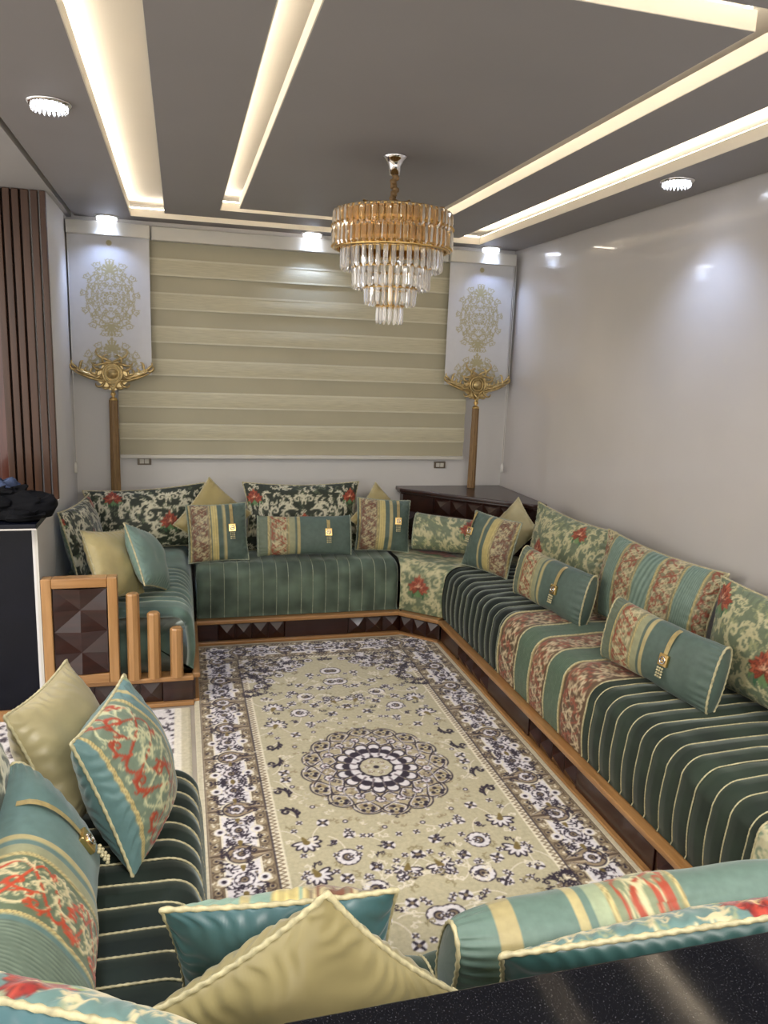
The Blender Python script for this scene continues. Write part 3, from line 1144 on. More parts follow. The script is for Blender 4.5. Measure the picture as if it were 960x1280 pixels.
# ------------------------------------------------------------------ carpet
def paint_carpet():
    W, H = 1.66, 3.46
    F_ = (186, 176, 144)
    c = Canvas(W, H, 300, F_)
    BK, WH, TP, CR, BR = (52, 44, 54), (220, 213, 210), (132, 116, 92), (226, 216, 190), (96, 80, 66)
    rnd = random.Random(3)
    hw, hh = W / 2, H / 2

    def frame(d0, d1, col):
        for x0, x1, y0, y1 in ((d0, W - d0, d0, d1), (d0, W - d0, H - d1, H - d0), (d0, d1, d0, H - d0), (W - d1, W - d0, d0, H - d0)):
            c.rect(x0, x1, y0, y1, col)

    frame(0, .03, (200, 190, 162))
    frame(.03, .085, TP)
    frame(.085, .225, WH)
    frame(.225, .28, TP)
    frame(.28, .315, CR)
    c.mirror_xy()

    def along(d, s, horizontal):
        return (s, d) if horizontal else (d, s)

    def rose(x, y, r, n=9, ex=1.0, inner=TP):
        c.disc(x, y, r * 1.1, BK)
        for k in range(n):
            a = 2 * math.pi * k / n
            c.disc(x + .72 * r * math.cos(a), y + .72 * r * math.sin(a), r * .30, WH)
        c.disc(x, y, r * .52, BK)
        c.disc(x, y, r * .36, inner)
        c.disc(x, y, r * .16, BK)

    def lotus(x, y, r, deg, fill=WH):
        for k in range(7):
            a = R(deg + (k - 3) * 34)
            P = [(x, y), (x + r * math.cos(a), y + r * math.sin(a))]
            c.stroke(P, r * .12, r * .2, BK, mid=r * .50)
        for k in range(7):
            a = R(deg + (k - 3) * 34)
            P = [(x, y), (x + r * .86 * math.cos(a), y + r * .86 * math.sin(a))]
            c.stroke(P, r * .06, r * .10, fill, mid=r * .26)
        c.stroke([(x, y), (x - r * .6 * math.cos(R(deg)), y - r * .6 * math.sin(R(deg)))], r * .5, r * .15, (122, 104, 62))

    def star(x, y, r):
        c.disc(x, y, r * 1.0, WH)
        for k in range(4):
            a = math.pi / 2 * k + .6
            c.stroke([(x - 0 * r, y), (x + r * math.cos(a), y + r * math.sin(a))], r * .5, r * .35, BK)
        c.disc(x, y, r * .3, TP)

    # guard bands
    for hor, L in ((False, H), (True, W)):
        s = .05
        k = 0
        while s < L / 2 + .02:
            for d, r in ((.057, .019), (.252, .019)):
                x, y = along(d, s, hor)
                c.disc(x, y, r, BR if k % 2 else (176, 160, 130))
                c.disc(x, y, r * .72, (160, 144, 116) if k % 2 else (150, 132, 104))
                c.disc(x, y, r * .36, BK if k % 2 else CR)
                for sg in (-1, 1):
                    acanthus(c, *along(d + sg * .012, s + .02, hor), rnd.uniform(0, 360), .010, sg, rnd.choice((CR, BK, BR)), .25, 1, None)
            s += .045
            k += 1
        s = .28
        while s < L / 2 + .01:
            a, b = along(.284, s, hor), along(.311, s + .012, hor)
            e = along(.284, s + .024, hor)
            c.stroke([a, b], .005, .005, (136, 118, 94))
            c.stroke([b, e], .005, .005, (136, 118, 94))
            s += .024
        for d, wd, col in ((.030, .006, CR), (.085, .006, CR), (.225, .006, CR), (.28, .005, BK), (.316, .006, CR), (.0305, .004, BR)):
            c.stroke([along(d, d, hor), along(d, L / 2 + .02, hor)], wd, wd, col)
    # white border: dark scroll flowers
    for hor, L in ((False, H), (True, W)):
        s = .14
        k = 0
        while s < L / 2 + .03:
            x, y = along(.155, s, hor)
            if k % 4 == 2:
                # a lozenge palmette that breaks into the guards
                for sg in (-1, 1):
                    for wd, col in ((.135, CR), (.118, BK), (.106, (150, 132, 106)), (.06, (186, 168, 140)), (.03, BR)):
                        c.stroke([along(.155, s, hor), along(.155 + sg * .118, s, hor)], wd, .010, col)
                rose(x, y, .034)
            elif k % 2 == 0:
                rose(x, y, .036, 8)
            else:
                lotus(x, y, .044, 0 if hor else 90)
            for sg in (-1, 1):
                for dd in (-.045, .045):
                    xx, yy = along(.155 + dd, s + sg * .028, hor)
                    acanthus(c, xx, yy, rnd.uniform(0, 360), .025, rnd.choice((-1, 1)), BK, .26, 4, None)
            for q in range(9):
                xx, yy = along(.155 + rnd.uniform(-.055, .055), s + rnd.uniform(-.035, .035), hor)
                c.disc(xx, yy, rnd.uniform(.003, .006), rnd.choice((BK, BK, (150, 138, 140), TP)))
            if k % 4 == 0:
                for sg in (-1, 1):
                    xx, yy = along(.155 + sg * .075, s, hor)
                    c.disc(xx, yy, .026, CR)
                    c.disc(xx, yy, .021, WH)
                    c.disc(xx, yy, .010, BK)
            s += .076
            k += 1
    # corner spandrels
    for k in range(620):
        x, y = .32 + rnd.random() * .52, .32 + rnd.random() * .55
        fx, fy = (x - .32) / .50, (y - .32) / .52
        if fx ** .8 + fy ** .8 < 1.0 + .10 * math.sin(fx * 14):
            acanthus(c, x, y, rnd.uniform(0, 360), .030, rnd.choice((-1, 1)), rnd.choice((BK, BK, BK, WH, WH, TP)), .24, 4, None)
    for k in range(6):
        t = k / 5
        x, y = .37 + .35 * t, .37 + .38 * (1 - t) * .9
        rose(x, y, .026)
    # field flowers
    spots = [(.42, 1.02, 'l'), (.42, 1.22, 'l'), (.56, 1.10, 'r'), (.52, .98, 's'), (.62, .90, 'r'), (.72, .80, 's'), (.80, .72, 'r'), (.66, 1.02, 's'), (.60, 1.24, 's'), (.74, 1.14, 's'), (.40, .90, 's'),
             (.76, .98, 'l'), (.50, 1.34, 's'), (.40, 1.40, 'c'), (.38, 1.56, 'c'), (.82, 1.06, 's'), (.70, .60, 's'), (.82, .56, 'r'), (.60, .74, 's'), (.54, .84, 's'), (.40, 1.70, 's')]
    for x, y, k in spots:
        x += rnd.uniform(-.01, .01)
        c.stroke(curl(x, y, rnd.uniform(0, 6.28), .16, 3, 16), .004, .004, (222, 212, 190))
        if k == 'r':
            rose(x, y, .046, 11)
        elif k == 'l':
            for q in range(5):
                acanthus(c, x + rnd.uniform(-.05, .05), y + rnd.uniform(-.04, .04), rnd.uniform(0, 360), .020, 1, (222, 212, 190), .25, 3, None)
            lotus(x, y, .060, rnd.choice((250, 290, 200)))
        elif k == 's':
            star(x, y, .027)
        else:
            acanthus(c, x, y, 80, .048, 1, BK, .3, 5, None)
    for k in range(150):
        x, y = rnd.uniform(.34, .83), rnd.uniform(.55, 1.70)
        fx, fy = (x - .32) / .50, (y - .32) / .52
        if math.hypot((x - hw) / .42, (y - hh) / .47) < 1.1 or fx ** .8 + fy ** .8 < 1.1:
            continue
        if rnd.random() < .5:
            star(x, y, .015)
        else:
            acanthus(c, x, y, rnd.uniform(0, 360), .024, rnd.choice((-1, 1)), rnd.choice((BK, (222, 212, 190), (222, 212, 190), (150, 138, 104))), .22, 3, None)
    # medallion
    c.no_mirror()
    ex = 1.13

    def pol(r, a):
        return hw + r * math.cos(a), hh + ex * r * math.sin(a)

    for k in range(110):
        a = 2 * math.pi * k / 110
        x, y = pol(.405 + .025 * math.sin(a * 16), a)
        acanthus(c, x, y, math.degrees(a) + rnd.uniform(-60, 60), .015, rnd.choice((-1, 1)), rnd.choice(((222, 212, 190), (150, 134, 104), (200, 190, 166))), .22, 3, None)
    for k in range(16):
        a = 2 * math.pi * (k + .5) / 16
        x, y = pol(.425, a)
        c.disc(x, y, .012, BK)
        c.disc(x, y, .007, WH)
    FLD = (176, 162, 130)
    for wd, cA in ((.078, BK), (.071, (198, 186, 158)), (.060, FLD)):
        for k in range(16):
            x, y = pol(.285, 2 * math.pi * k / 16)
            c.disc(x, y, wd, cA)
    P = [pol(.13, 2 * math.pi * t / 60) for t in range(61)]
    c.stroke(P, .26, .26, FLD)
    for k in range(420):
        x, y = pol(rnd.uniform(.19, .355), rnd.uniform(0, 6.283))
        acanthus(c, x, y, rnd.uniform(0, 360), .013, rnd.choice((-1, 1)), rnd.choice((BK, WH, WH, (150, 130, 100), TP)), .24, 2, None)
    for k in range(16):
        a = 2 * math.pi * k / 16
        for sg in (-1, 1):
            P = [pol(.19 + .155 * q / 12, a + sg * .19 * math.sin(q * math.pi / 12 * 2)) for q in range(13)]
            c.stroke(P, .0065, .0065, BK)
            P = [pol(.195 + .150 * q / 12, a + sg * .155 * math.sin(q * math.pi / 12 * 2)) for q in range(13)]
            c.stroke(P, .003, .003, WH)
        x, y = pol(.315, a)
        for q in range(7):
            c.disc(x + .024 * math.cos(q * .9), y + .024 * math.sin(q * .9), .011, (150, 134, 100) if q % 2 else BK)
        c.disc(x, y, .014, (196, 184, 150))
        c.disc(x, y, .006, BK)
        x, y = pol(.243, a + math.pi / 16)
        c.disc(x, y, .026, BK)
        for q in range(6):
            c.disc(x + .014 * math.cos(q * 1.047), y + .014 * math.sin(q * 1.047), .008, WH)
        c.disc(x, y, .009, (150, 130, 130))
    for rr, cr, col, n in ((.17, .034, BK, 16), (.168, .026, WH, 16), (.135, .028, BK, 16), (.0, .140, BK, 1), (.0, .128, WH, 1)):
        for k in range(n):
            x, y = pol(rr, 2 * math.pi * (k + .5) / n)
            if n == 1:
                for q in range(60):
                    x2, y2 = pol(.0, 0)
                    P = [pol(cr * .5, 2 * math.pi * t / 40) for t in range(41)]
                c.stroke(P, cr, cr, col)
            else:
                c.disc(x, y, cr, col)
    for k in range(16):
        x, y = pol(.118, 2 * math.pi * k / 16)
        c.stroke([pol(.10, 2 * math.pi * k / 16), pol(.15, 2 * math.pi * k / 16)], .012, .004, (120, 108, 110))
    for cr, col in ((.088, BK), (.078, (190, 180, 150))):
        P = [pol(cr * .5, 2 * math.pi * t / 40) for t in range(41)]
        c.stroke(P, cr, cr, col)
    for k in range(12):
        x, y = pol(.045, 2 * math.pi * k / 12)
        acanthus(c, *pol(.03, 2 * math.pi * k / 12), 30 * k, .018, 1 if k % 2 else -1, WH if k % 2 else (140, 122, 96), .24, 3, None)
        c.disc(*pol(.088, 2 * math.pi * k / 12), .010, BK)
    c.disc(hw, hh, .014, BK)
    return c


def carpet(name, x0, x1, ys, can, z, chamfer=None, cx=0, cy=0, step=.0042, swap=False):
    xs = np.arange(x0, x1 + 1e-6, step)
    X, Y = np.meshgrid(xs, ys)
    if chamfer:
        # slide the grid in along the slanted corner of the plinth
        lim = chamfer
        over = np.clip((X + Y) - lim, 0, None)
        CX, CY = X - cx, Y - cy
        Y2 = Y - over
        CY = Y2 - cy
        Y = Y2
    CX, CY = X - cx, Y - cy
    cols = can.sample(CY if swap else CX, CX if swap else CY)
    Z = z + smooth_noise(len(ys), len(xs), 14, 3) * .003
    # pile edge turns down at the rim
    Z[0, :] = Z[-1, :] = 0.002
    Z[:, 0] = Z[:, -1] = 0.002
    V = np.stack([X, Y, Z], -1).reshape(-1, 3)
    me = new_mesh(name, V, gridfaces(len(ys), len(xs)), M['carpet'], True, cols.reshape(-1, 3))
    return link(name, me)


cc = paint_carpet()
ys = np.concatenate([np.arange(1.47, 2.0, .03), np.arange(2.0, 3.5, .0042), np.arange(3.5, 4.93, .0062)])
o = carpet('carpet', .05, 1.71, ys, cc, .014, 6.43, .05, 1.47)
tag(o, 'large beige and white Persian carpet with a round central medallion', 'carpet')


def runner_canvas():
    c = Canvas(1.5, .9, 220, (222, 216, 212))
    rnd = random.Random(9)
    for k in range(620):
        acanthus(c, rnd.random() * 1.5, rnd.random() * .9, rnd.uniform(0, 360), .022, rnd.choice((-1, 1)), rnd.choice(((58, 50, 58), (58, 50, 58), (150, 140, 130))), .3, 3, None)
    for k in range(8):
        for j in range(6):
            x, y = .08 + j * .27 + .1 * (k % 2), .05 + k * .12
            c.disc(x, y, .035, (52, 46, 54))
            c.disc(x, y, .022, (226, 220, 214))
            c.disc(x, y, .010, (52, 46, 54))
    c.rect(1.40, 1.46, 0, .9, (200, 190, 160))
    c.rect(1.37, 1.40, 0, .9, (226, 218, 198))
    c.rect(0, 1.5, 0, .03, (200, 190, 160))
    return c


o = carpet('runner', -1.42, .035, np.arange(3.18, 4.03, .009), runner_canvas(), .010, None, -1.42, 3.18, .009)
tag(o, 'white and black patterned rug between the carved armrest and the lower left sofa', 'rug')


# ------------------------------------------------------------------ room shell
def struct(name, b, mat, **k):
    return tag(b.build(name, M[mat], **k), kind='structure')


struct('floor', MB().box(-4.5, 3.2, -2.5, 6.2, -.06, 0), 'floor')
struct('wall_back', MB().box(-.72, 2.66, YB, YB + .12, 0, 3.0), 'wall')
struct('wall_right', MB().box(XR, XR + .12, -2.5, YB, 0, 3.0), 'gloss_wall')
wl = struct('wall_left', MB().box(-.84, XL, 4.90, YB + .12, 0, 3.0).box(-.84, XL, 4.63, 4.90, 0, 1.03), 'wall')
struct('wall_hall', MB().box(-4.5, -.84, 5.72, 5.84, 0, 3.0), 'wall')
# ceiling board with four slots; the cove plane lies .10 above
CZ, CT = 2.80, .05
xo0, xo1 = -.300, -.080        # outer channel, left leg
xi0, xi1 = .250, .365          # inner channel, left leg
xj0, xj1 = 1.475, 1.598        # inner channel, right leg
xp0, xp1 = 1.915, 2.155        # outer channel, right leg
yo0, yo1 = 5.30, 5.50          # outer channel, back leg
yi0, yi1 = 4.925, 5.035        # inner channel, back leg
yf0, yf1 = 1.765, 1.885        # inner channel, front leg
yg0, yg1 = 1.10, 1.32          # outer channel, front leg
b = MB()
bz = (CZ, CZ + CT)
b.box(-.665, xo0, -2.5, 5.655, *bz).box(xp1, 2.518, -2.5, 5.655, *bz).box(xo0, xp1, yo1, 5.655, *bz).box(xo0, xp1, -2.5, yg0, *bz)
b.box(xo1, xi0, yg1, yo0, *bz).box(xj1, xp0, yg1, yo0, *bz).box(xi0, xj1, yi1, yo0, *bz).box(xi0, xj1, yg1, yf0, *bz)
b.box(xi1, xj0, yf1, yi0, *bz)
struct('ceiling', b, 'ceil')
struct('ceiling_beam', MB().box(-4.5, -.69, -2.5, 5.71, CZ - .004, CZ + .12), 'beam')
struct('ceiling_cove', MB().box(-.69, XR, -2.5, YB, CZ + .11, CZ + .2), 'cream')
# cream lips of the channels (the lit board edges)
b = MB()
e = .004


def lip(x0, x1, y0, y1):
    b.box(x0, x1, y0, y1, CZ + .0005, CZ + CT + .001)


for x0, x1, y0, y1 in ((xo0, xp1, yg0, yo1),):      # outer outline, seen from inside
    lip(x0 - e, x0 + e, y0, y1)
    lip(x1 - e, x1 + e, y0, y1)
    lip(x0, x1, y1 - e, y1 + e)
    lip(x0, x1, y0 - e, y0 + e)
for x0, x1, y0, y1 in ((xo1, xp0, yg1, yo0), (xi0, xj1, yf0, yi1), (xi1, xj0, yf1, yi0)):
    lip(x0 - e, x0 + e, y0, y1)
    lip(x1 - e, x1 + e, y0, y1)
    lip(x0, x1, y1 - e, y1 + e)
    lip(x0, x1, y0 - e, y0 + e)
struct('trim_1', b, 'cream')
# the LED tape lies on the outer lips inside the cove
t = empty('led_tape', ((xo0 + xp1) / 2, yo1, CZ + CT))
tag(t, 'warm white LED tape glowing in the outer recessed ceiling channel', 'light strip', 'LED tapes in the ceiling channels')
zt = (CZ + CT + .002, CZ + CT + .010)
for x0, x1, y0, y1 in ((xo0 - .03, xo0 - .012, yg0, yo1), (xp1 + .012, xp1 + .03, yg0, yo1), (xo0, xp1, yo1 + .012, yo1 + .03), (xo0, xp1, yg0 - .03, yg0 - .012)):
    MB().box(x0, x1, y0, y1, *zt).build('tape_run', M['led'], t)
settle(t)
t = empty('led_tape', ((xi0 + xj1) / 2, yi1, CZ + CT))
tag(t, 'warm white LED tape glowing in the inner recessed ceiling channel', 'light strip', 'LED tapes in the ceiling channels')
for x0, x1, y0, y1 in ((xi0 - .03, xi0 - .012, yf0, yi1), (xj0 - .03, xj0 - .012, yf1, yi0), (xi0, xj1, yi1 + .012, yi1 + .03), (xi0, xj1, yf0 - .03, yf0 - .012)):
    MB().box(x0, x1, y0, y1, *zt).build('tape_run', M['led'], t)
settle(t)

# slatted column on the left
col = empty('slatted_column', (-.90, 4.95, 0))
tag(col, 'brown wooden slatted column between the white wall and the red-brown door', 'column')
MB().box(-.985, XL - .004, 4.905, 5.0, 0, CZ - .005).build('backing', M['slat_gap'], col)
x = XL - .002
for k, wd in enumerate((.030, .036, .040, .036, .036, .036)):
    MB().box(x - wd, x, 4.865, 4.905, 0, CZ - .006).build('slat', M['slat'], col, bevel=.004)
    x -= wd + .011
settle(col)
o = struct('wall_left_return', MB().box(-1.9, -.985, 5.02, 5.12, 2.16, 3.0), 'wall')
d = empty('door_1', (-1.5, 5.07, 0))
tag(d, kind='structure')
MB().box(-1.06, -.99, 5.0, 5.12, 0, 2.16).build('door_frame', M['door'], d, bevel=.004)
MB().box(-1.88, -1.06, 5.04, 5.08, 0, 2.12).build('door_leaf', M['door'], d)
for z0, z1 in ((.15, .75), (.9, 1.9)):
    MB().box(-1.78, -1.24, 5.02, 5.04, z0, z1).build('door_panel', M['door'], d, bevel=.01)
settle(d)

# low bar with dark body left of the sofa
bar = empty('bar_cabinet', (-1.4, 4.2, 0))
tag(bar, 'dark navy cabinet with an overhanging dark top holding the heaped clothes', 'cabinet')
MB().box(-2.3, -.735, 4.045, 4.62, .06, 1.035).build('body', M['navy'], bar)
MB().box(-.735, -.720, 4.045, 4.625, 0, 1.035).build('white_side_panel', M['wall'], bar)
MB().box(-2.3, -.70, 3.98, 4.68, 1.036, 1.066).build('top', M['navy'], bar, bevel=.004)
MB().box(-2.3, -.70, 3.974, 3.98, 1.036, 1.044).build('top_edge_trim', M['chrome'], bar)
MB().box(-2.3, -.722, 4.03, 4.05, 0, .06).build('oak_skirting', M['oak'], bar)
MB().box(-.722, -.708, 4.035, 4.058, .0, 1.03).build('corner_strip', M['cassette'], bar)
settle(bar)


def heap(name, c, rx, ry, h, mat, seed, label, cat='clothes', folds=7, fold_amp=.02):
    n, m = 60, 70
    th = np.linspace(0, 2 * np.pi, m, endpoint=False)
    rr = np.linspace(0, 1, n)
    RR, TH = np.meshgrid(rr, th, indexing='ij')
    nz = smooth_noise(n, m, 6, seed)
    nz[:, -12:] = nz[:, -12:] * np.linspace(1, 0, 12) + nz[:, :1] * np.linspace(0, 1, 12)
    edge = 1 + .16 * np.sin(TH * 3 + seed) + .08 * np.sin(TH * 5 + 2 * seed)
    prof_r = np.sin(RR * math.pi * .62) / math.sin(math.pi * .5)
    prof_z = np.cos(RR * math.pi * .5) ** .8
    f = np.sin(TH * folds + RR * 5 + nz * 6) * fold_amp * np.sin(RR * math.pi * .95)
    X = c[0] + rx * prof_r * edge * np.cos(TH) + f
    Y = c[1] + ry * prof_r * edge * np.sin(TH)
    Z = c[2] + h * prof_z * (1 + .5 * nz) + f * .6 * prof_z + .006 * (1 - prof_z)
    Z = np.maximum(Z, c[2] + .001)
    V = np.stack([X, Y, Z], -1).reshape(-1, 3)
    F = gridfaces(n, m, True)
    o = link(name, new_mesh(name, V, F[:, ::-1], M[mat], True))
    return tag(o, label, cat)


heap('heaped_jacket', (-.84, 4.22, 1.067), .20, .17, .125, 'black', 3, 'black garment heaped on the end of the dark cabinet top')
heap('heaped_jacket', (-.80, 4.10, 1.067), .13, .09, .05, 'black', 5, 'flat fold of black cloth lying in front of the black garment heap', folds=4)
heap('heaped_shirt', (-1.03, 4.40, 1.067), .17, .15, .16, 'denim', 8, 'crumpled blue shirt heaped behind the black garment on the cabinet', folds=11, fold_amp=.028)

# near black granite counter
cn = empty('granite_counter', (1.6, .5, 0))
tag(cn, 'black speckled granite counter top at the bottom right corner', 'counter')
MB().box(.12, 3.0 - .47, -.1, .400, .995, 1.035).box(.12, 2.53, .40, .862, .995, 1.035).build('worktop', M['granite'], cn, bevel=.004)
MB().box(.16, 2.53, 0.0, .835, 0, .994).build('body', M['navy'], cn)
settle(cn)


# ------------------------------------------------------------------ ceiling spot lamps
def spot_lamp(x, y, label, power=15, aim=0, first=[None]):
    z = CZ
    o = empty('ceiling_spot', (x, y, z))
    tag(o, label, 'ceiling lamp', 'round crystal ceiling spots')
    MB().lathe([(.078, 0), (.080, -.006), (.070, -.012), (.052, -.010), (.050, 0)], 28).build('chrome_rim', M['chrome'], o, smooth=True)
    MB().lathe([(.0005, -.020), (.040, -.018), (.050, -.004), (.050, -.0005)], 24).build('lit_disc', M['spot'], o, smooth=True)
    m = MB()
    for k in range(22):
        a = 2 * math.pi * k / 22
        m.lathe([(.0005, -.034), (.006, -.026), (.006, -.012), (.0005, -.010)], 5, (.060 * math.cos(a), .060 * math.sin(a), 0))
    q = m.build('crystal_studs', M['clear'], o)
    tag(q, kind='stuff')
    d = bpy.data.lights.new('spot_beam', 'SPOT')
    d.energy = power
    d.color = (.50, .64, 1.0)
    d.spot_size = R(112)
    d.spot_blend = .9
    d.shadow_soft_size = .04
    l = bpy.data.objects.new('spot_beam', d)
    l.location = (0, 0, -.045)
    l.parent = o
    COL.objects.link(l)
    return o


spot_lamp(-.45, 3.22, 'round crystal ceiling spot left of the wide lit channel')
spot_lamp(-.455, 5.565, 'round crystal ceiling spot above the left printed panel')
spot_lamp(.915, 5.575, 'round crystal ceiling spot above the middle of the wide blind', 7)
spot_lamp(2.275, 5.57, 'round crystal ceiling spot above the right printed panel')
spot_lamp(2.26, 3.30, 'round crystal ceiling spot near the polished right wall', 9)

# lamps of the same row over the near seats, above the frame (their pools show on the wall)
for xx, yy in ((-.45, 1.1), (2.26, 1.1), (.92, .6)):
    d = bpy.data.lights.new('near_spot_beam', 'SPOT')
    d.energy, d.color, d.spot_size, d.spot_blend, d.shadow_soft_size = 24, (.95, .97, 1.0), R(125), .9, .05
    l = bpy.data.objects.new('near_spot_beam', d)
    l.location = (xx, yy, 2.74)
    COL.objects.link(l)

# ------------------------------------------------------------------ chandelier
ch = empty('chandelier', (.921, 3.417, 2.80))
tag(ch, 'tiered chandelier with an amber glass drum and clear crystal tiers', 'chandelier')
MB().lathe([(.0005, 0), (.052, 0), (.054, -.006), (.040, -.016), (.026, -.045), (.022, -.078), (.0005, -.08)], 28).build('ceiling_rose', M['chrome'], ch, smooth=True)
t = np.linspace(0, 1, 60)
P = np.stack([.006 * np.sin(t * 18), .006 * np.cos(t * 18) - .004, -.07 - .16 * t], 1)
rr = .014 + .003 * np.sin(t * 60)
MB().tube(P, rr, 8).build('cord_sleeve', M['tassel'], ch, smooth=True)
a = np.linspace(0, 2 * np.pi, 64, endpoint=False)


def hoop(r, z, th, name, mat='gold'):
    MB().tube(np.stack([r * np.cos(a), r * np.sin(a), np.full(64, z)], 1), th, 6, True).build(name, M[mat], ch, smooth=True)


RD = .258
hoop(RD - .008, -.240, .006, 'hoop')
hoop(RD - .012, -.315, .006, 'hoop')
hoop(RD - .008, -.395, .006, 'hoop')
for r, z in ((.222, -.40), (.168, -.475), (.112, -.560), (.055, -.640)):
    hoop(r, z, .004, 'hoop')
MB().lathe([(.225, -.24), (.232, -.28), (.222, -.32), (.234, -.36), (.225, -.392)], 30).build('glint_drum', M['gold'], ch)  # added gold drum, faceted to give glints behind the amber prisms
MB().lathe([(.0005, -.241), (.240, -.241)], 48).build('drum_lid', M['goldd'], ch, smooth=True)
for k in range(8):
    q = 2 * math.pi * k / 8
    MB().tube([(.02 * math.cos(q), .02 * math.sin(q), -.22), (.25 * math.cos(q), .25 * math.sin(q), -.23)], .004, 5).build('arm', M['gold'], ch)
MB().lathe([(.012, -.22), (.012, -.64)], 10).build('stem', M['gold'], ch, smooth=True)


def prism_mesh(name, wd, L, mat):
    """long cut-glass drop: bevelled bar with a pointed faceted end"""
    b = MB()
    h = wd / 2
    ring = lambda s, z: [(s * h, -s * h * .35, z), (s * h * .6, -s * h * .8, z), (-s * h * .6, -s * h * .8, z), (-s * h, -s * h * .35, z), (-s * h, s * h * .5, z), (s * h, s * h * .5, z)]
    V = ring(.5, 0) + ring(1, -.012) + ring(1, -L + .014) + ring(.45, -L)
    F = [tuple(range(6)), tuple(range(18, 24))[::-1]]
    for j in range(3):
        for i in range(6):
            F.append((j * 6 + i, (j + 1) * 6 + i, (j + 1) * 6 + (i + 1) % 6, j * 6 + (i + 1) % 6))
    return new_mesh(name, V, F, M[mat], False)


pa = prism_mesh('amber_prism', .024, .082, 'amber')
pc = prism_mesh('crystal_drop', .020, .098, 'clear')
ps = prism_mesh('crystal_drop_small', .017, .082, 'clear')


def ring_of(me, n, r, z, name, off=0.0, lean=0.0):
    for k in range(n):
        q = 2 * math.pi * (k + off) / n
        o = link(name, me, ch)
        j = RNG.uniform(-1, 1)
        o.matrix_local = Matrix.Translation((r * math.cos(q), r * math.sin(q), z)) @ Matrix.Rotation(q + math.pi / 2 + .30 * j, 4, 'Z') @ Matrix.Rotation(R(lean + 2 * RNG.uniform(-1, 1)), 4, 'X')


ring_of(pa, 56, RD, -.238, 'amber_prism')
ring_of(pa, 56, RD + .003, -.313, 'amber_prism', .5)
ring_of(pc, 42, .222, -.388, 'crystal_drop')
ring_of(pc, 34, .168, -.468, 'crystal_drop')
ring_of(ps, 24, .112, -.553, 'crystal_drop')
ring_of(ps, 14, .055, -.633, 'crystal_drop')
m = MB()
for r, z, n in ((.226, -.388, 60), (.172, -.47, 44), (.116, -.556, 30), (.060, -.636, 16), (RD + .012, -.303, 48), (RD + .008, -.388, 70)):
    for k in range(n):
        q = 2 * math.pi * k / n
        m.lathe([(.0005, -.007), (.007, 0), (.0005, .007)], 5, (r * math.cos(q), r * math.sin(q), z))
tag(m.build('bead_row', M['gold'], ch), kind='stuff')

# ------------------------------------------------------------------ wide window blind
bl = empty('window_blind', (.88, 5.66, 1.19))
tag(bl, 'wide cream roller blind with horizontal dense and sheer bands', 'blind')
MB().box(-.178, 1.955, 5.60, 5.70, 2.675, 2.765).build('cassette', M['cassette'], bl, bevel=.006)
bx0, bx1 = -.42, 2.175
zt, zb = 2.68, 1.205
nb = 13
bh = (zt - zb) / nb
for k in range(nb):
    z1 = zt - k * bh
    z0 = z1 - bh
    dense = k % 2 == 1
    y = 5.655 + (0 if dense else .008)
    ybulge = .006
    V, F = [], []
    nn = 6
    xs = np.linspace(bx0, bx1, 40)
    for j in range(nn + 1):
        u = j / nn
        for xx in xs:
            V.append((xx, y - ybulge * math.sin(math.pi * u) * (1 if dense else .3) + .0015 * math.sin(xx * 7 + k), z0 + (z1 - z0) * u + .0015 * math.sin(xx * 4 + k * 1.7)))
    F = gridfaces(nn + 1, len(xs))
    link('blind_band', new_mesh('blind_band', V, F, M['blind_a' if dense else 'blind_b'], True), bl)
    if dense:
        MB().box(bx0, bx1, y - .004, y + .003, z1 - .012, z1 + .001).box(bx0, bx1, y - .004, y + .003, z0 - .001, z0 + .010).build('band_edge', M['blind_e'], bl)
MB().box(bx0, bx1, 5.635, 5.665, zb - .022, zb + .004).build('bottom_bar', M['cassette'], bl, bevel=.003)
settle(bl)


def panel_canvas():
    W, H = .54, .90
    G = (178, 168, 132)
    c = Canvas(W, H, 420, (208, 207, 208))
    cx = W / 2

    def mandala(cy, rx, ry):
        for sg in (0,):
            c.mirror_x(cx)
            for ring, (rr, n, S) in enumerate(((1.0, 26, .032), (.80, 22, .030), (.60, 16, .026), (.40, 12, .020))):
                for k in range(n):
                    aa = 2 * math.pi * (k + .5 * ring) / n
                    x, y = cx + rx * rr * math.cos(aa), cy + ry * rr * math.sin(aa)
                    acanthus(c, x, y, math.degrees(aa) + 100, S, 1 if k % 2 else -1, G, .14, 3, None)
            c.no_mirror()
            c.ring(cx, cy, .028, .006, G)
            c.ring(cx, cy, .016, .004, G)
            for k in range(12):
                aa = 2 * math.pi * k / 12
                c.disc(cx + .04 * math.cos(aa), cy + .04 * math.sin(aa), .008, G)
            for sgn in (-1, 1):
                for q in range(7):
                    c.stroke([(cx, cy + sgn * ry * .80), (cx + .05 * math.sin((q - 3) * .45), cy + sgn * (ry * .80 + .07 * math.cos((q - 3) * .45)))], .008, .014, G)

    mandala(.50, .150, .215)
    mandala(.02, .165, .165)
    c.disc(cx, .262, .012, G)
    c.disc(cx, .235, .010, G)
    c.disc(cx, .285, .007, G)
    c.disc(cx, .86, .018, G)
    return c


pcv = panel_canvas()


def tubecurl(m, x, z, deg, L, k0, k1, r0, y, mirror=True, n=16, yo=0.0):
    P = curl(x, z, R(deg), L, k0, k1, n)
    t = np.linspace(0, 1, len(P))
    rad = r0 * (.45 + 1.1 * np.sin(np.pi * np.clip(t * .9 + .05, 0, 1))) * (1 - .45 * t)
    m.tube([(p[0], y - yo * math.sin(math.pi * q), p[1]) for p, q in zip(P, t)], rad, 6)
    if mirror:
        m.tube([(-p[0], y - yo * math.sin(math.pi * q), p[1]) for p, q in zip(P, t)], rad, 6)


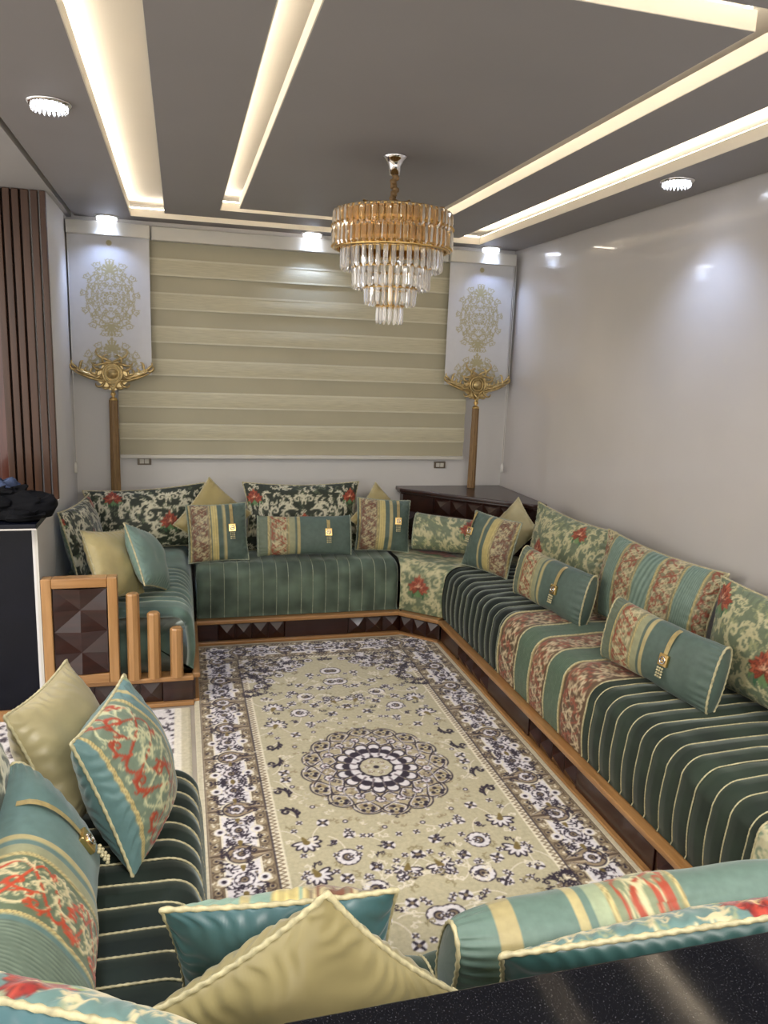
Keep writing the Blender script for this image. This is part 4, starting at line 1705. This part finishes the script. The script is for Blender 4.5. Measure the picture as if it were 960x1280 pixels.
def panel(cx, label, ornlabel, tasl, zbot):
    z0, z1 = 1.775, 2.68
    o = empty('printed_panel_blind', (cx, 5.60, z0))
    tag(o, label, 'blind', 'narrow printed panel blinds')
    wv = .515
    xs = np.linspace(-wv / 2, wv / 2, 170)
    zs = np.linspace(0, z1 - z0, 300)
    X, Z = np.meshgrid(xs, zs)
    C = pcv.sample(X + .27, Z)
    V = np.stack([X, np.full_like(X, 0) + .002 * np.sin(X * 9), Z], -1).reshape(-1, 3)
    link('cloth', new_mesh('cloth', V, gridfaces(300, 170), M['print'], True, C.reshape(-1, 3)), o)
    MB().box(-wv / 2 - .006, wv / 2 + .006, -.035, .045, z1 - z0 - .003, z1 - z0 + .083).build('cassette', M['cassette'], o, bevel=.005)
    MB().box(-wv / 2, wv / 2, -.004, .008, -.004, .008).build('hem_bar', M['cassette'], o)
    sd = -1 if cx < 1 else 1
    m = MB()
    m.tube([(sd * (wv / 2 + .000), -.02, z1 - z0), (sd * (wv / 2 - .002), -.02, -.62)], .0022, 5)
    m.tube([(sd * (wv / 2 + .018), -.01, z1 - z0), (sd * (wv / 2 + .014), -.01, -.62)], .0022, 5)
    m.build('pull_chain', M['white_pl'], o, smooth=True)
    MB().lathe([(.0005, -.69), (.014, -.685), (.012, -.63), (.0005, -.61)], 12, (sd * (wv / 2 + .006), -.015, 0)).build('chain_weight', M['white_pl'], o, smooth=True)
    # gilt crest along the lower hem
    g = empty('gilt_crest', (cx, 5.565, z0))
    tag(g, ornlabel, 'ornament', 'gilt crests with tassels')
    m = MB()
    for r, ty in ((.062, .008), (.044, .006)):
        aa = np.linspace(0, 2 * np.pi, 28, endpoint=False)
        m.tube(np.stack([r * np.cos(aa), np.full(28, -.012), .0 + r * 1.05 * np.sin(aa)], 1), ty, 6, True)
    m.build('cartouche', M['gilt'], g, smooth=True)
    MB().lathe([(.0005, .012), (.028, .008), (.036, -.004)], 16).add([], []).build('cartouche_boss', M['gilt'], g, smooth=True).matrix_local = Matrix.Translation((0, -.014, 0)) @ Matrix.Rotation(R(90), 4, 'X')
    m = MB()
    for q in ((.0, .075, 40, .16, -8, 60), (.02, .07, 10, .13, -12, 60), (.05, .055, 60, .10, 10, 70), (.06, .03, -20, .10, 12, 80), (.065, .0, -60, .10, 12, 80), (.05, -.045, -80, .10, 12, 80), (.03, -.06, -120, .09, -8, 80), (.02, -.09, -40, .07, 20, 90)):
        tubecurl(m, *q, .0075, -.01, yo=.012)
    m.build('scrollwork', M['gilt'], g, smooth=True)
    # the two arms sweeping up to the panel's corners
    for sx in (1, -1):
        m = MB()
        for wv_ in (.0, .018):
            tubecurl(m, .055, -.035 - wv_, 12, .21, .8, 3.0, .012 - wv_ * .2, 0, yo=.01, mirror=False)
        for k in range(4):
            tubecurl(m, .10 + .035 * k, -.012 + .008 * k, 70, .045, 10, 120, .006, -.006, mirror=False)
        for q in ((.225, .03, 60, .07, -20, 120), (.235, .02, 0, .07, 20, 110), (.21, .035, 120, .06, -20, 120)):
            tubecurl(m, *q, .008, -.004, mirror=False)
        m.V = [(x * sx, y, z) for x, y, z in m.V]
        if sx < 0:
            m.F = [f[::-1] for f in m.F]
        m.build('crest_arm', M['gilt'], g, smooth=True)
    # solid gilt leaf behind the scrolls
    V = []
    half = [(0, .07), (.035, .085), (.06, .06), (.075, .03), (.10, .0), (.15, .012), (.20, .030), (.235, .045), (.24, .025), (.20, .002), (.15, -.022), (.10, -.05), (.06, -.085), (.03, -.105), (0, -.12)]
    full = half + [(-x, z) for x, z in half[::-1][1:-1]]
    n = len(full)
    V = [(x, -.002, z) for x, z in full] + [(x, .006, z) for x, z in full]
    # triangulate by mirrored strips
    hN = len(half)
    idx = lambda i, s: i if s > 0 else (n - i) % n
    F = []
    pr = [(0, 14), (1, 13), (2, 12), (3, 12), (4, 11), (5, 10), (6, 9), (7, 8)]
    for s in (1, -1):
        for q in range(len(pr) - 1):
            A, B = pr[q]
            C_, D_ = pr[q + 1]
            f = [idx(A, s), idx(B, s), idx(D_, s), idx(C_, s)]
            f = list(dict.fromkeys(f))
            if len(f) > 2:
                F.append(tuple(f if s < 0 else f[::-1]))
                F.append(tuple(v + n for v in (f[::-1] if s < 0 else f)))
    F += [(i, (i + 1) % n, n + (i + 1) % n, n + i) for i in range(n)]
    MB().add(V, F).build('leaf_plate', M['gilt'], g)
    MB().lathe([(.0005, -.105), (.014, -.112), (.008, -.120), (.017, -.132), (.018, -.142), (.008, -.154), (.013, -.160), (.024, -.166), (.028, -.180), (.0005, -.181)], 16).build('finial', M['gold'], g, smooth=True)
    # tassel
    L = z0 - .178 - zbot
    m = MB()
    V, n2 = [], 40
    for j in range(14):
        u = j / 13
        for k in range(n2):
            q = 2 * math.pi * k / n2
            r = (.026 + .005 * u) * (1 + .12 * math.cos(10 * q + .4 * math.sin(u * 5)))
            V.append((r * math.cos(q), r * .8 * math.sin(q), -.178 - L * u))
    m.add(V, [tuple(f) for f in gridfaces(14, n2, True).tolist()])
    m.build('tassel_fringe', M['tassel'], g, smooth=True)
    return o


panel(-.448, 'narrow white panel blind with gold medallion print in the left corner', 'gilt scroll crest with a long gold tassel on the left printed panel', None, .80)
panel(2.225, 'narrow white panel blind with gold medallion print in the right corner', 'gilt scroll crest with a long gold tassel hanging above the corner cabinet', None, .968)

for x, z, lb in ((-.26, 1.155, 'small bronze-framed wall socket under the left end of the blind'), (2.0, 1.132, 'small bronze-framed wall socket under the right end of the blind')):
    s = empty('wall_socket', (x, YB - .002, z))
    tag(s, lb, 'socket', 'wall sockets under the blind')
    MB().box(-.048, .048, -.010, .0, -.027, .027).build('frame', M['socket'], s, bevel=.003)
    MB().box(-.032, -.002, -.014, -.009, -.016, .016).build('insert', M['cassette'], s, bevel=.002)
    MB().box(.002, .032, -.014, -.009, -.016, .016).build('insert', M['cassette'], s, bevel=.002)

# ------------------------------------------------------------------ carved corner cabinet behind the bolster
cb_ = empty('corner_cabinet', (2.2, 5.4, 0))
tag(cb_, 'dark carved triangular corner cabinet behind the floral bolster', 'cabinet')


def tri(o):
    return [(1.66 - o, YB - .005), (1.66 - o, 5.60 - o), (2.44 - o, 4.86 - o), (XR - .006, 4.86 - o), (XR - .006, YB - .005)]


MB().prism(tri(0.02), .935, .965).build('top', M['mahog'], cb_, bevel=.006)
MB().prism(tri(0.005), .918, .935).build('moulding', M['mahog'], cb_, bevel=.004)
MB().prism(tri(-.02), .555, .918).build('body', M['mahog'], cb_)
p0, p1 = np.array((1.69, 5.61)), np.array((2.45, 4.885))
L = np.linalg.norm(p1 - p0)
u = (p1 - p0) / L
n_ = np.array([-u[1], u[0]]) * -1
if n_ @ np.array((-1, -1)) < 0:
    n_ = -n_
for row in range(2):
    for k in range(8):
        if k < 2 and row == 0:
            continue
        s0, s1 = L * k / 8, L * (k + 1) / 8
        z0, z1 = (.79, .915) if row == 0 else (.66, .785)
        V = []
        for ss, zz, oo in ((s0, z0, 0), (s1, z0, 0), (s1, z1, 0), (s0, z1, 0), ((s0 + s1) / 2, (z0 + z1) / 2, .035)):
            q = p0 + u * ss + n_ * oo
            V.append((q[0], q[1], zz))
        MB().add(V, [(0, 1, 4), (1, 2, 4), (2, 3, 4), (3, 0, 4)]).build('carved_block', M['mahog'], cb_)
q = [p0 + n_ * 0, p0 + u * L * .24, p0 + u * L * .24 + n_ * .012, p0 + n_ * .012]
MB().prism([tuple(map(float, v)) for v in q], .79, .915).build('plain_panel', M['mahog'], cb_)
settle(cb_)

# ------------------------------------------------------------------ cushions
D1 = (44, 46, 34)
DK = lambda w, h, ppm, seed, off=0.0, per=.42: damask(w, h, ppm, (46, 52, 38), (206, 200, 172), (96, 104, 78), per, seed, off=off, fl=((146, 58, 38), (184, 86, 56), (210, 140, 106)))
LT = lambda w, h, ppm, seed, off=0.0, per=.42, fs=1.0: damask(w, h, ppm, (110, 120, 94), (192, 184, 142), (150, 152, 110), per, seed, off=off, fs=fs, leafg=((64, 104, 74), (110, 140, 90)))
GB, GS = 'back cushions on the banquettes', 'square cushions with a gold buckle strap'
GL, GG = 'oblong boxed cushions with a gold buckle strap', 'plain gold satin cushions'
GOLD = (166, 150, 98)
W_ = (84, 100, 90)

# back wall row
pillow('back_cushion', (-.235, 5.50, .772, 4.6, 14.4, -3.0, .83, .455), .17, DK(.85, .47, 330, 21, .56), SAGE, 'dark floral back cushion in the far left corner, against the window wall', group=GB, seed=1, res=.006, ears=.09)
pillow('back_cushion', (-.60, 4.98, .770, 84.5, 13.6, 2.0, .78, .44), .16, DK(.8, .45, 330, 22, .33), (96, 116, 96), 'dark floral back cushion on the left wall with its sage side showing', group=GB, seed=2, res=.006, ears=.07)
pillow('back_cushion', (.862, 5.46, .785, .8, 13.8, 0, .87, .50), .17, DK(.88, .5, 330, 23, .435), SAGE, 'dark floral back cushion under the middle of the blind', group=GB, seed=3, res=.006, ears=.09)
pillow('square_cushion', (.212, 5.33, .80, 20, 12.9, 42.9, .40, .42), .12, None, GOLD, 'plain gold cushion standing on its corner behind the first buckled square cushion', 'satin', GG, seed=4, ears=.08, res=.009)
pillow('square_cushion', (1.436, 5.38, .776, 20.7, 18.7, 46.5, .38, .38), .12, None, GOLD, 'plain gold cushion peeking over the second buckled square cushion by the corner cabinet', 'satin', GG, seed=5, ears=.08, res=.009)
pillow('square_cushion', (.232, 5.168, .734, 1.3, 16.6, -1.9, .402, .397), .15, can_square(.41, .41, 420), TEAL, 'teal square cushion with embroidered edge, left one on the window sofa', 'brocade', GS, seed=6, ears=.05, strap=(.47, .12), res=.0055, ropemat='rope_s')
bolster('oblong_cushion', (.833, 5.17, .700, -3.2, 18, -.3, .653, .285), .13, can_lumbar(.66, .3, 400), W_, 'teal oblong cushion with embroidered band, in the middle of the window sofa', group=GL, seed=7, strap=(.50, .12), endt=.35, ropemat='rope_s')
pillow('square_cushion', (1.424, 5.247, .748, -3.5, 15.9, 3.5, .397, .385), .15, can_square(.41, .41, 420, seed=5), TEAL, 'teal square cushion with embroidered edge, right one on the window sofa', 'brocade', GS, seed=8, ears=.05, strap=(.50, .15), res=.0055, ropemat='rope_s')

# left sofa
pillow('square_cushion', (-.375, 4.36, .750, 66, 24, 12, .42, .40), .17, None, (186, 170, 118), 'plain pale gold cushion leaning behind the carved armrest', 'satin', GG, seed=9, ears=.07, res=.006)
pillow('square_cushion', (-.195, 4.47, .745, 80, 24, 24, .41, .38), .16, None, (116, 140, 128), 'plain sage satin cushion beside the pale gold one on the left sofa', 'satin', seed=10, ears=.07, res=.006)

# corner bolster
bolster('bolster', (1.975, 5.03, .700, -32, 8, 1, .72, .27), .22, LT(.74, .3, 380, 31, .42, .40), SAGE, 'light floral bolster lying in front of the carved corner cabinet', group=None, seed=11, endt=.75, ropemat='rope_s')

# right sofa
pillow('square_cushion', (2.015, 4.617, .740, -62, 14.9, 2.5, .401, .385), .16, can_square(.41, .41, 420, True, seed=6), TEAL, 'teal and embroidered square cushion at the far end of the long sofa', 'brocade', GS, seed=12, ears=.05, strap=(-.86, .25), res=.0055, ropemat='rope_s')
pillow('square_cushion', (2.265, 4.83, .785, -68, 20, 36, .34, .34), .12, None, (176, 164, 122), 'plain gold cushion on its corner, half hidden against the corner cabinet', 'satin', GG, seed=13, ears=.08, res=.009)
pillow('back_cushion', (2.33, 4.166, .790, -84, 9, 1.9, .84, .47), .17, LT(.86, .49, 380, 32, .22), SAGE, 'light floral back cushion, first on the long sofa from the corner', group=GB, seed=14, ears=.09, res=.0055)
pillow('back_cushion', (2.34, 3.275, .790, -82, 10, 1.9, .86, .48), .18, can_striped(.88, .5, 420), (120, 128, 100), 'back cushion with sage pleats and embroidered stripes on the long sofa', group=GB, seed=15, ears=.09, res=.0048)
pillow('back_cushion', (2.345, 2.37, .790, -88, 8, -.6, .86, .47), .20, LT(.88, .49, 460, 33, .44, .44, 1.2), SAGE, 'light floral back cushion cut off by the right edge of the picture', group=GB, seed=16, ears=.08, res=.0048)
bolster('oblong_cushion', (2.056, 3.791, .696, -77.5, 10, 2.7, .60, .30), .15, can_lumbar(.62, .31, 460, seed=21), W_, 'teal oblong buckled cushion in front of the far floral back cushion of the long sofa', group=GL, seed=17, strap=(.33, .0), endt=.5, res=.0055)
bolster('oblong_cushion', (2.051, 2.752, .693, -77.7, 10, 2.8, .62, .30), .16, can_lumbar(.64, .31, 520, seed=22), W_, 'teal oblong buckled cushion in front of the striped back cushion of the long sofa', group=GL, seed=18, strap=(.30, .0), endt=.5, res=.005)

# near left sofa
def can_r(w, h, ppm):
    c = Canvas(w, h, ppm, (92, 118, 112))
    fine_pleats(c, 0, .20, (120, 134, 116), (84, 98, 84))
    vine_band(c, .22, .40, (206, 192, 148), (184, 66, 34), ground=(96, 108, 82), seed=23)
    c.rect(.405, .435, 0, 1, (146, 146, 112), .0006)
    c.rect(.455, .475, 0, 1, RIB, .001)
    return c


def can_w(w, h, ppm):
    c = Canvas(w, h, ppm, (96, 118, 106))
    c.rect(w - .135, w - .09, 0, 1, (164, 150, 106), .0008)
    c.rect(w - .29, w - .265, 0, 1, RIB, .001)
    c.rect(w - .345, w - .31, 0, 1, (150, 160, 128), .0008)
    vine_band(c, w - .52, w - .355, (196, 186, 144), (160, 66, 42), ground=(122, 130, 100), seed=71)
    return c


pillow('back_cushion', (-.50, 1.71, .79, 90, 12, 0, .80, .48), .18, damask(.88, .48, 460, (60, 66, 48), (206, 200, 172), (104, 112, 84), .42, 41, off=.50, fl=((160, 54, 30), (196, 84, 44), (214, 140, 96))), SAGE, 'dark floral back cushion cut off by the left edge of the picture', group=GB, seed=19, ears=.06, res=.005)
pillow('square_cushion', (-.345, 2.245, .755, 76, 22, 1, .41, .40), .20, None, (166, 154, 114), 'plain gold cushion standing on the lower left sofa', 'satin', GG, seed=20, ears=.08, res=.005)


def can_q(w, h, ppm):
    c = Canvas(w, h, ppm, (96, 126, 124))
    vine_band(c, .035, .255, (188, 186, 146), (158, 60, 36), ground=(108, 122, 102), seed=51)
    c.rect(.30, .315, 0, 1, RIB, .001)
    c.rect(.375, .40, 0, 1, (150, 160, 120), .001)
    return c


pillow('square_cushion', (-.159, 2.093, .740, 74, 20, -2.6, .40, .42), .22, can_q(.43, .45, 520), (92, 120, 118), 'teal cushion with a red and cream embroidered band on the lower left sofa', 'brocade', seed=21, ears=.07, res=.0042)
bolster('oblong_cushion', (-.325, 1.585, .700, 93, 30, 0, .80, .35), .20, can_r(.82, .37, 560), W_, 'fat teal oblong cushion with red scrolls and gold straps at the left edge', group=GL, seed=22, strap=(.50, -.15), endt=.35, res=.0042)

# near sofa, seen from behind
NEARC = lambda w, h, seed, off: damask(w, h, 560, (98, 126, 120), (200, 186, 146), (142, 150, 118), .42, seed, off=off, fl=((146, 40, 34), (174, 62, 44), (200, 170, 106)), leafg=((52, 120, 92), (130, 150, 50)))
pillow('back_cushion', (-.24, 1.12, .775, 152, 20, 4, .80, .44), .18, NEARC(.88, .5, 61, .0), (72, 104, 108), 'floral cushion with teal back at the lower left corner of the picture', group=GB, seed=23, ears=.06, res=.0045, rope_r=.006)
pillow('square_cushion', (.185, 1.302, .745, 172.6, 22, 2.8, .43, .40), .16, can_square(.47, .39, 520, False, (130, 156, 138), seed=8), (60, 94, 96), 'teal satin cushion seen from behind with its top edge corded', 'brocade', seed=24, ears=.07, res=.0045, rope_r=.0055)
pillow('square_cushion', (.208, 1.155, .750, 175.4, 15, 41, .44, .45), .18, None, (146, 134, 92), 'plain gold cushion on its corner at the bottom centre of the picture', 'satin', GG, seed=25, ears=.10, res=.0045, rope_r=.006)
bolster('oblong_cushion', (1.013, 1.285, .672, 178, 24, 2.8, .96, .27), .20, can_w(.96, .31, 480), W_, 'long pale teal oblong cushion with gold bands in front of the granite counter', seed=26, endt=.5, res=.0048, wrap=True)
pillow('back_cushion', (1.09, 1.13, .708, 175, 28, 6.5, 1.02, .43), .18, NEARC(1.12, .48, 62, .12), (52, 84, 80), 'long teal floral back cushion with corded edge beside the granite counter', group=GB, seed=27, ears=.04, res=.0045, rope_r=.006)
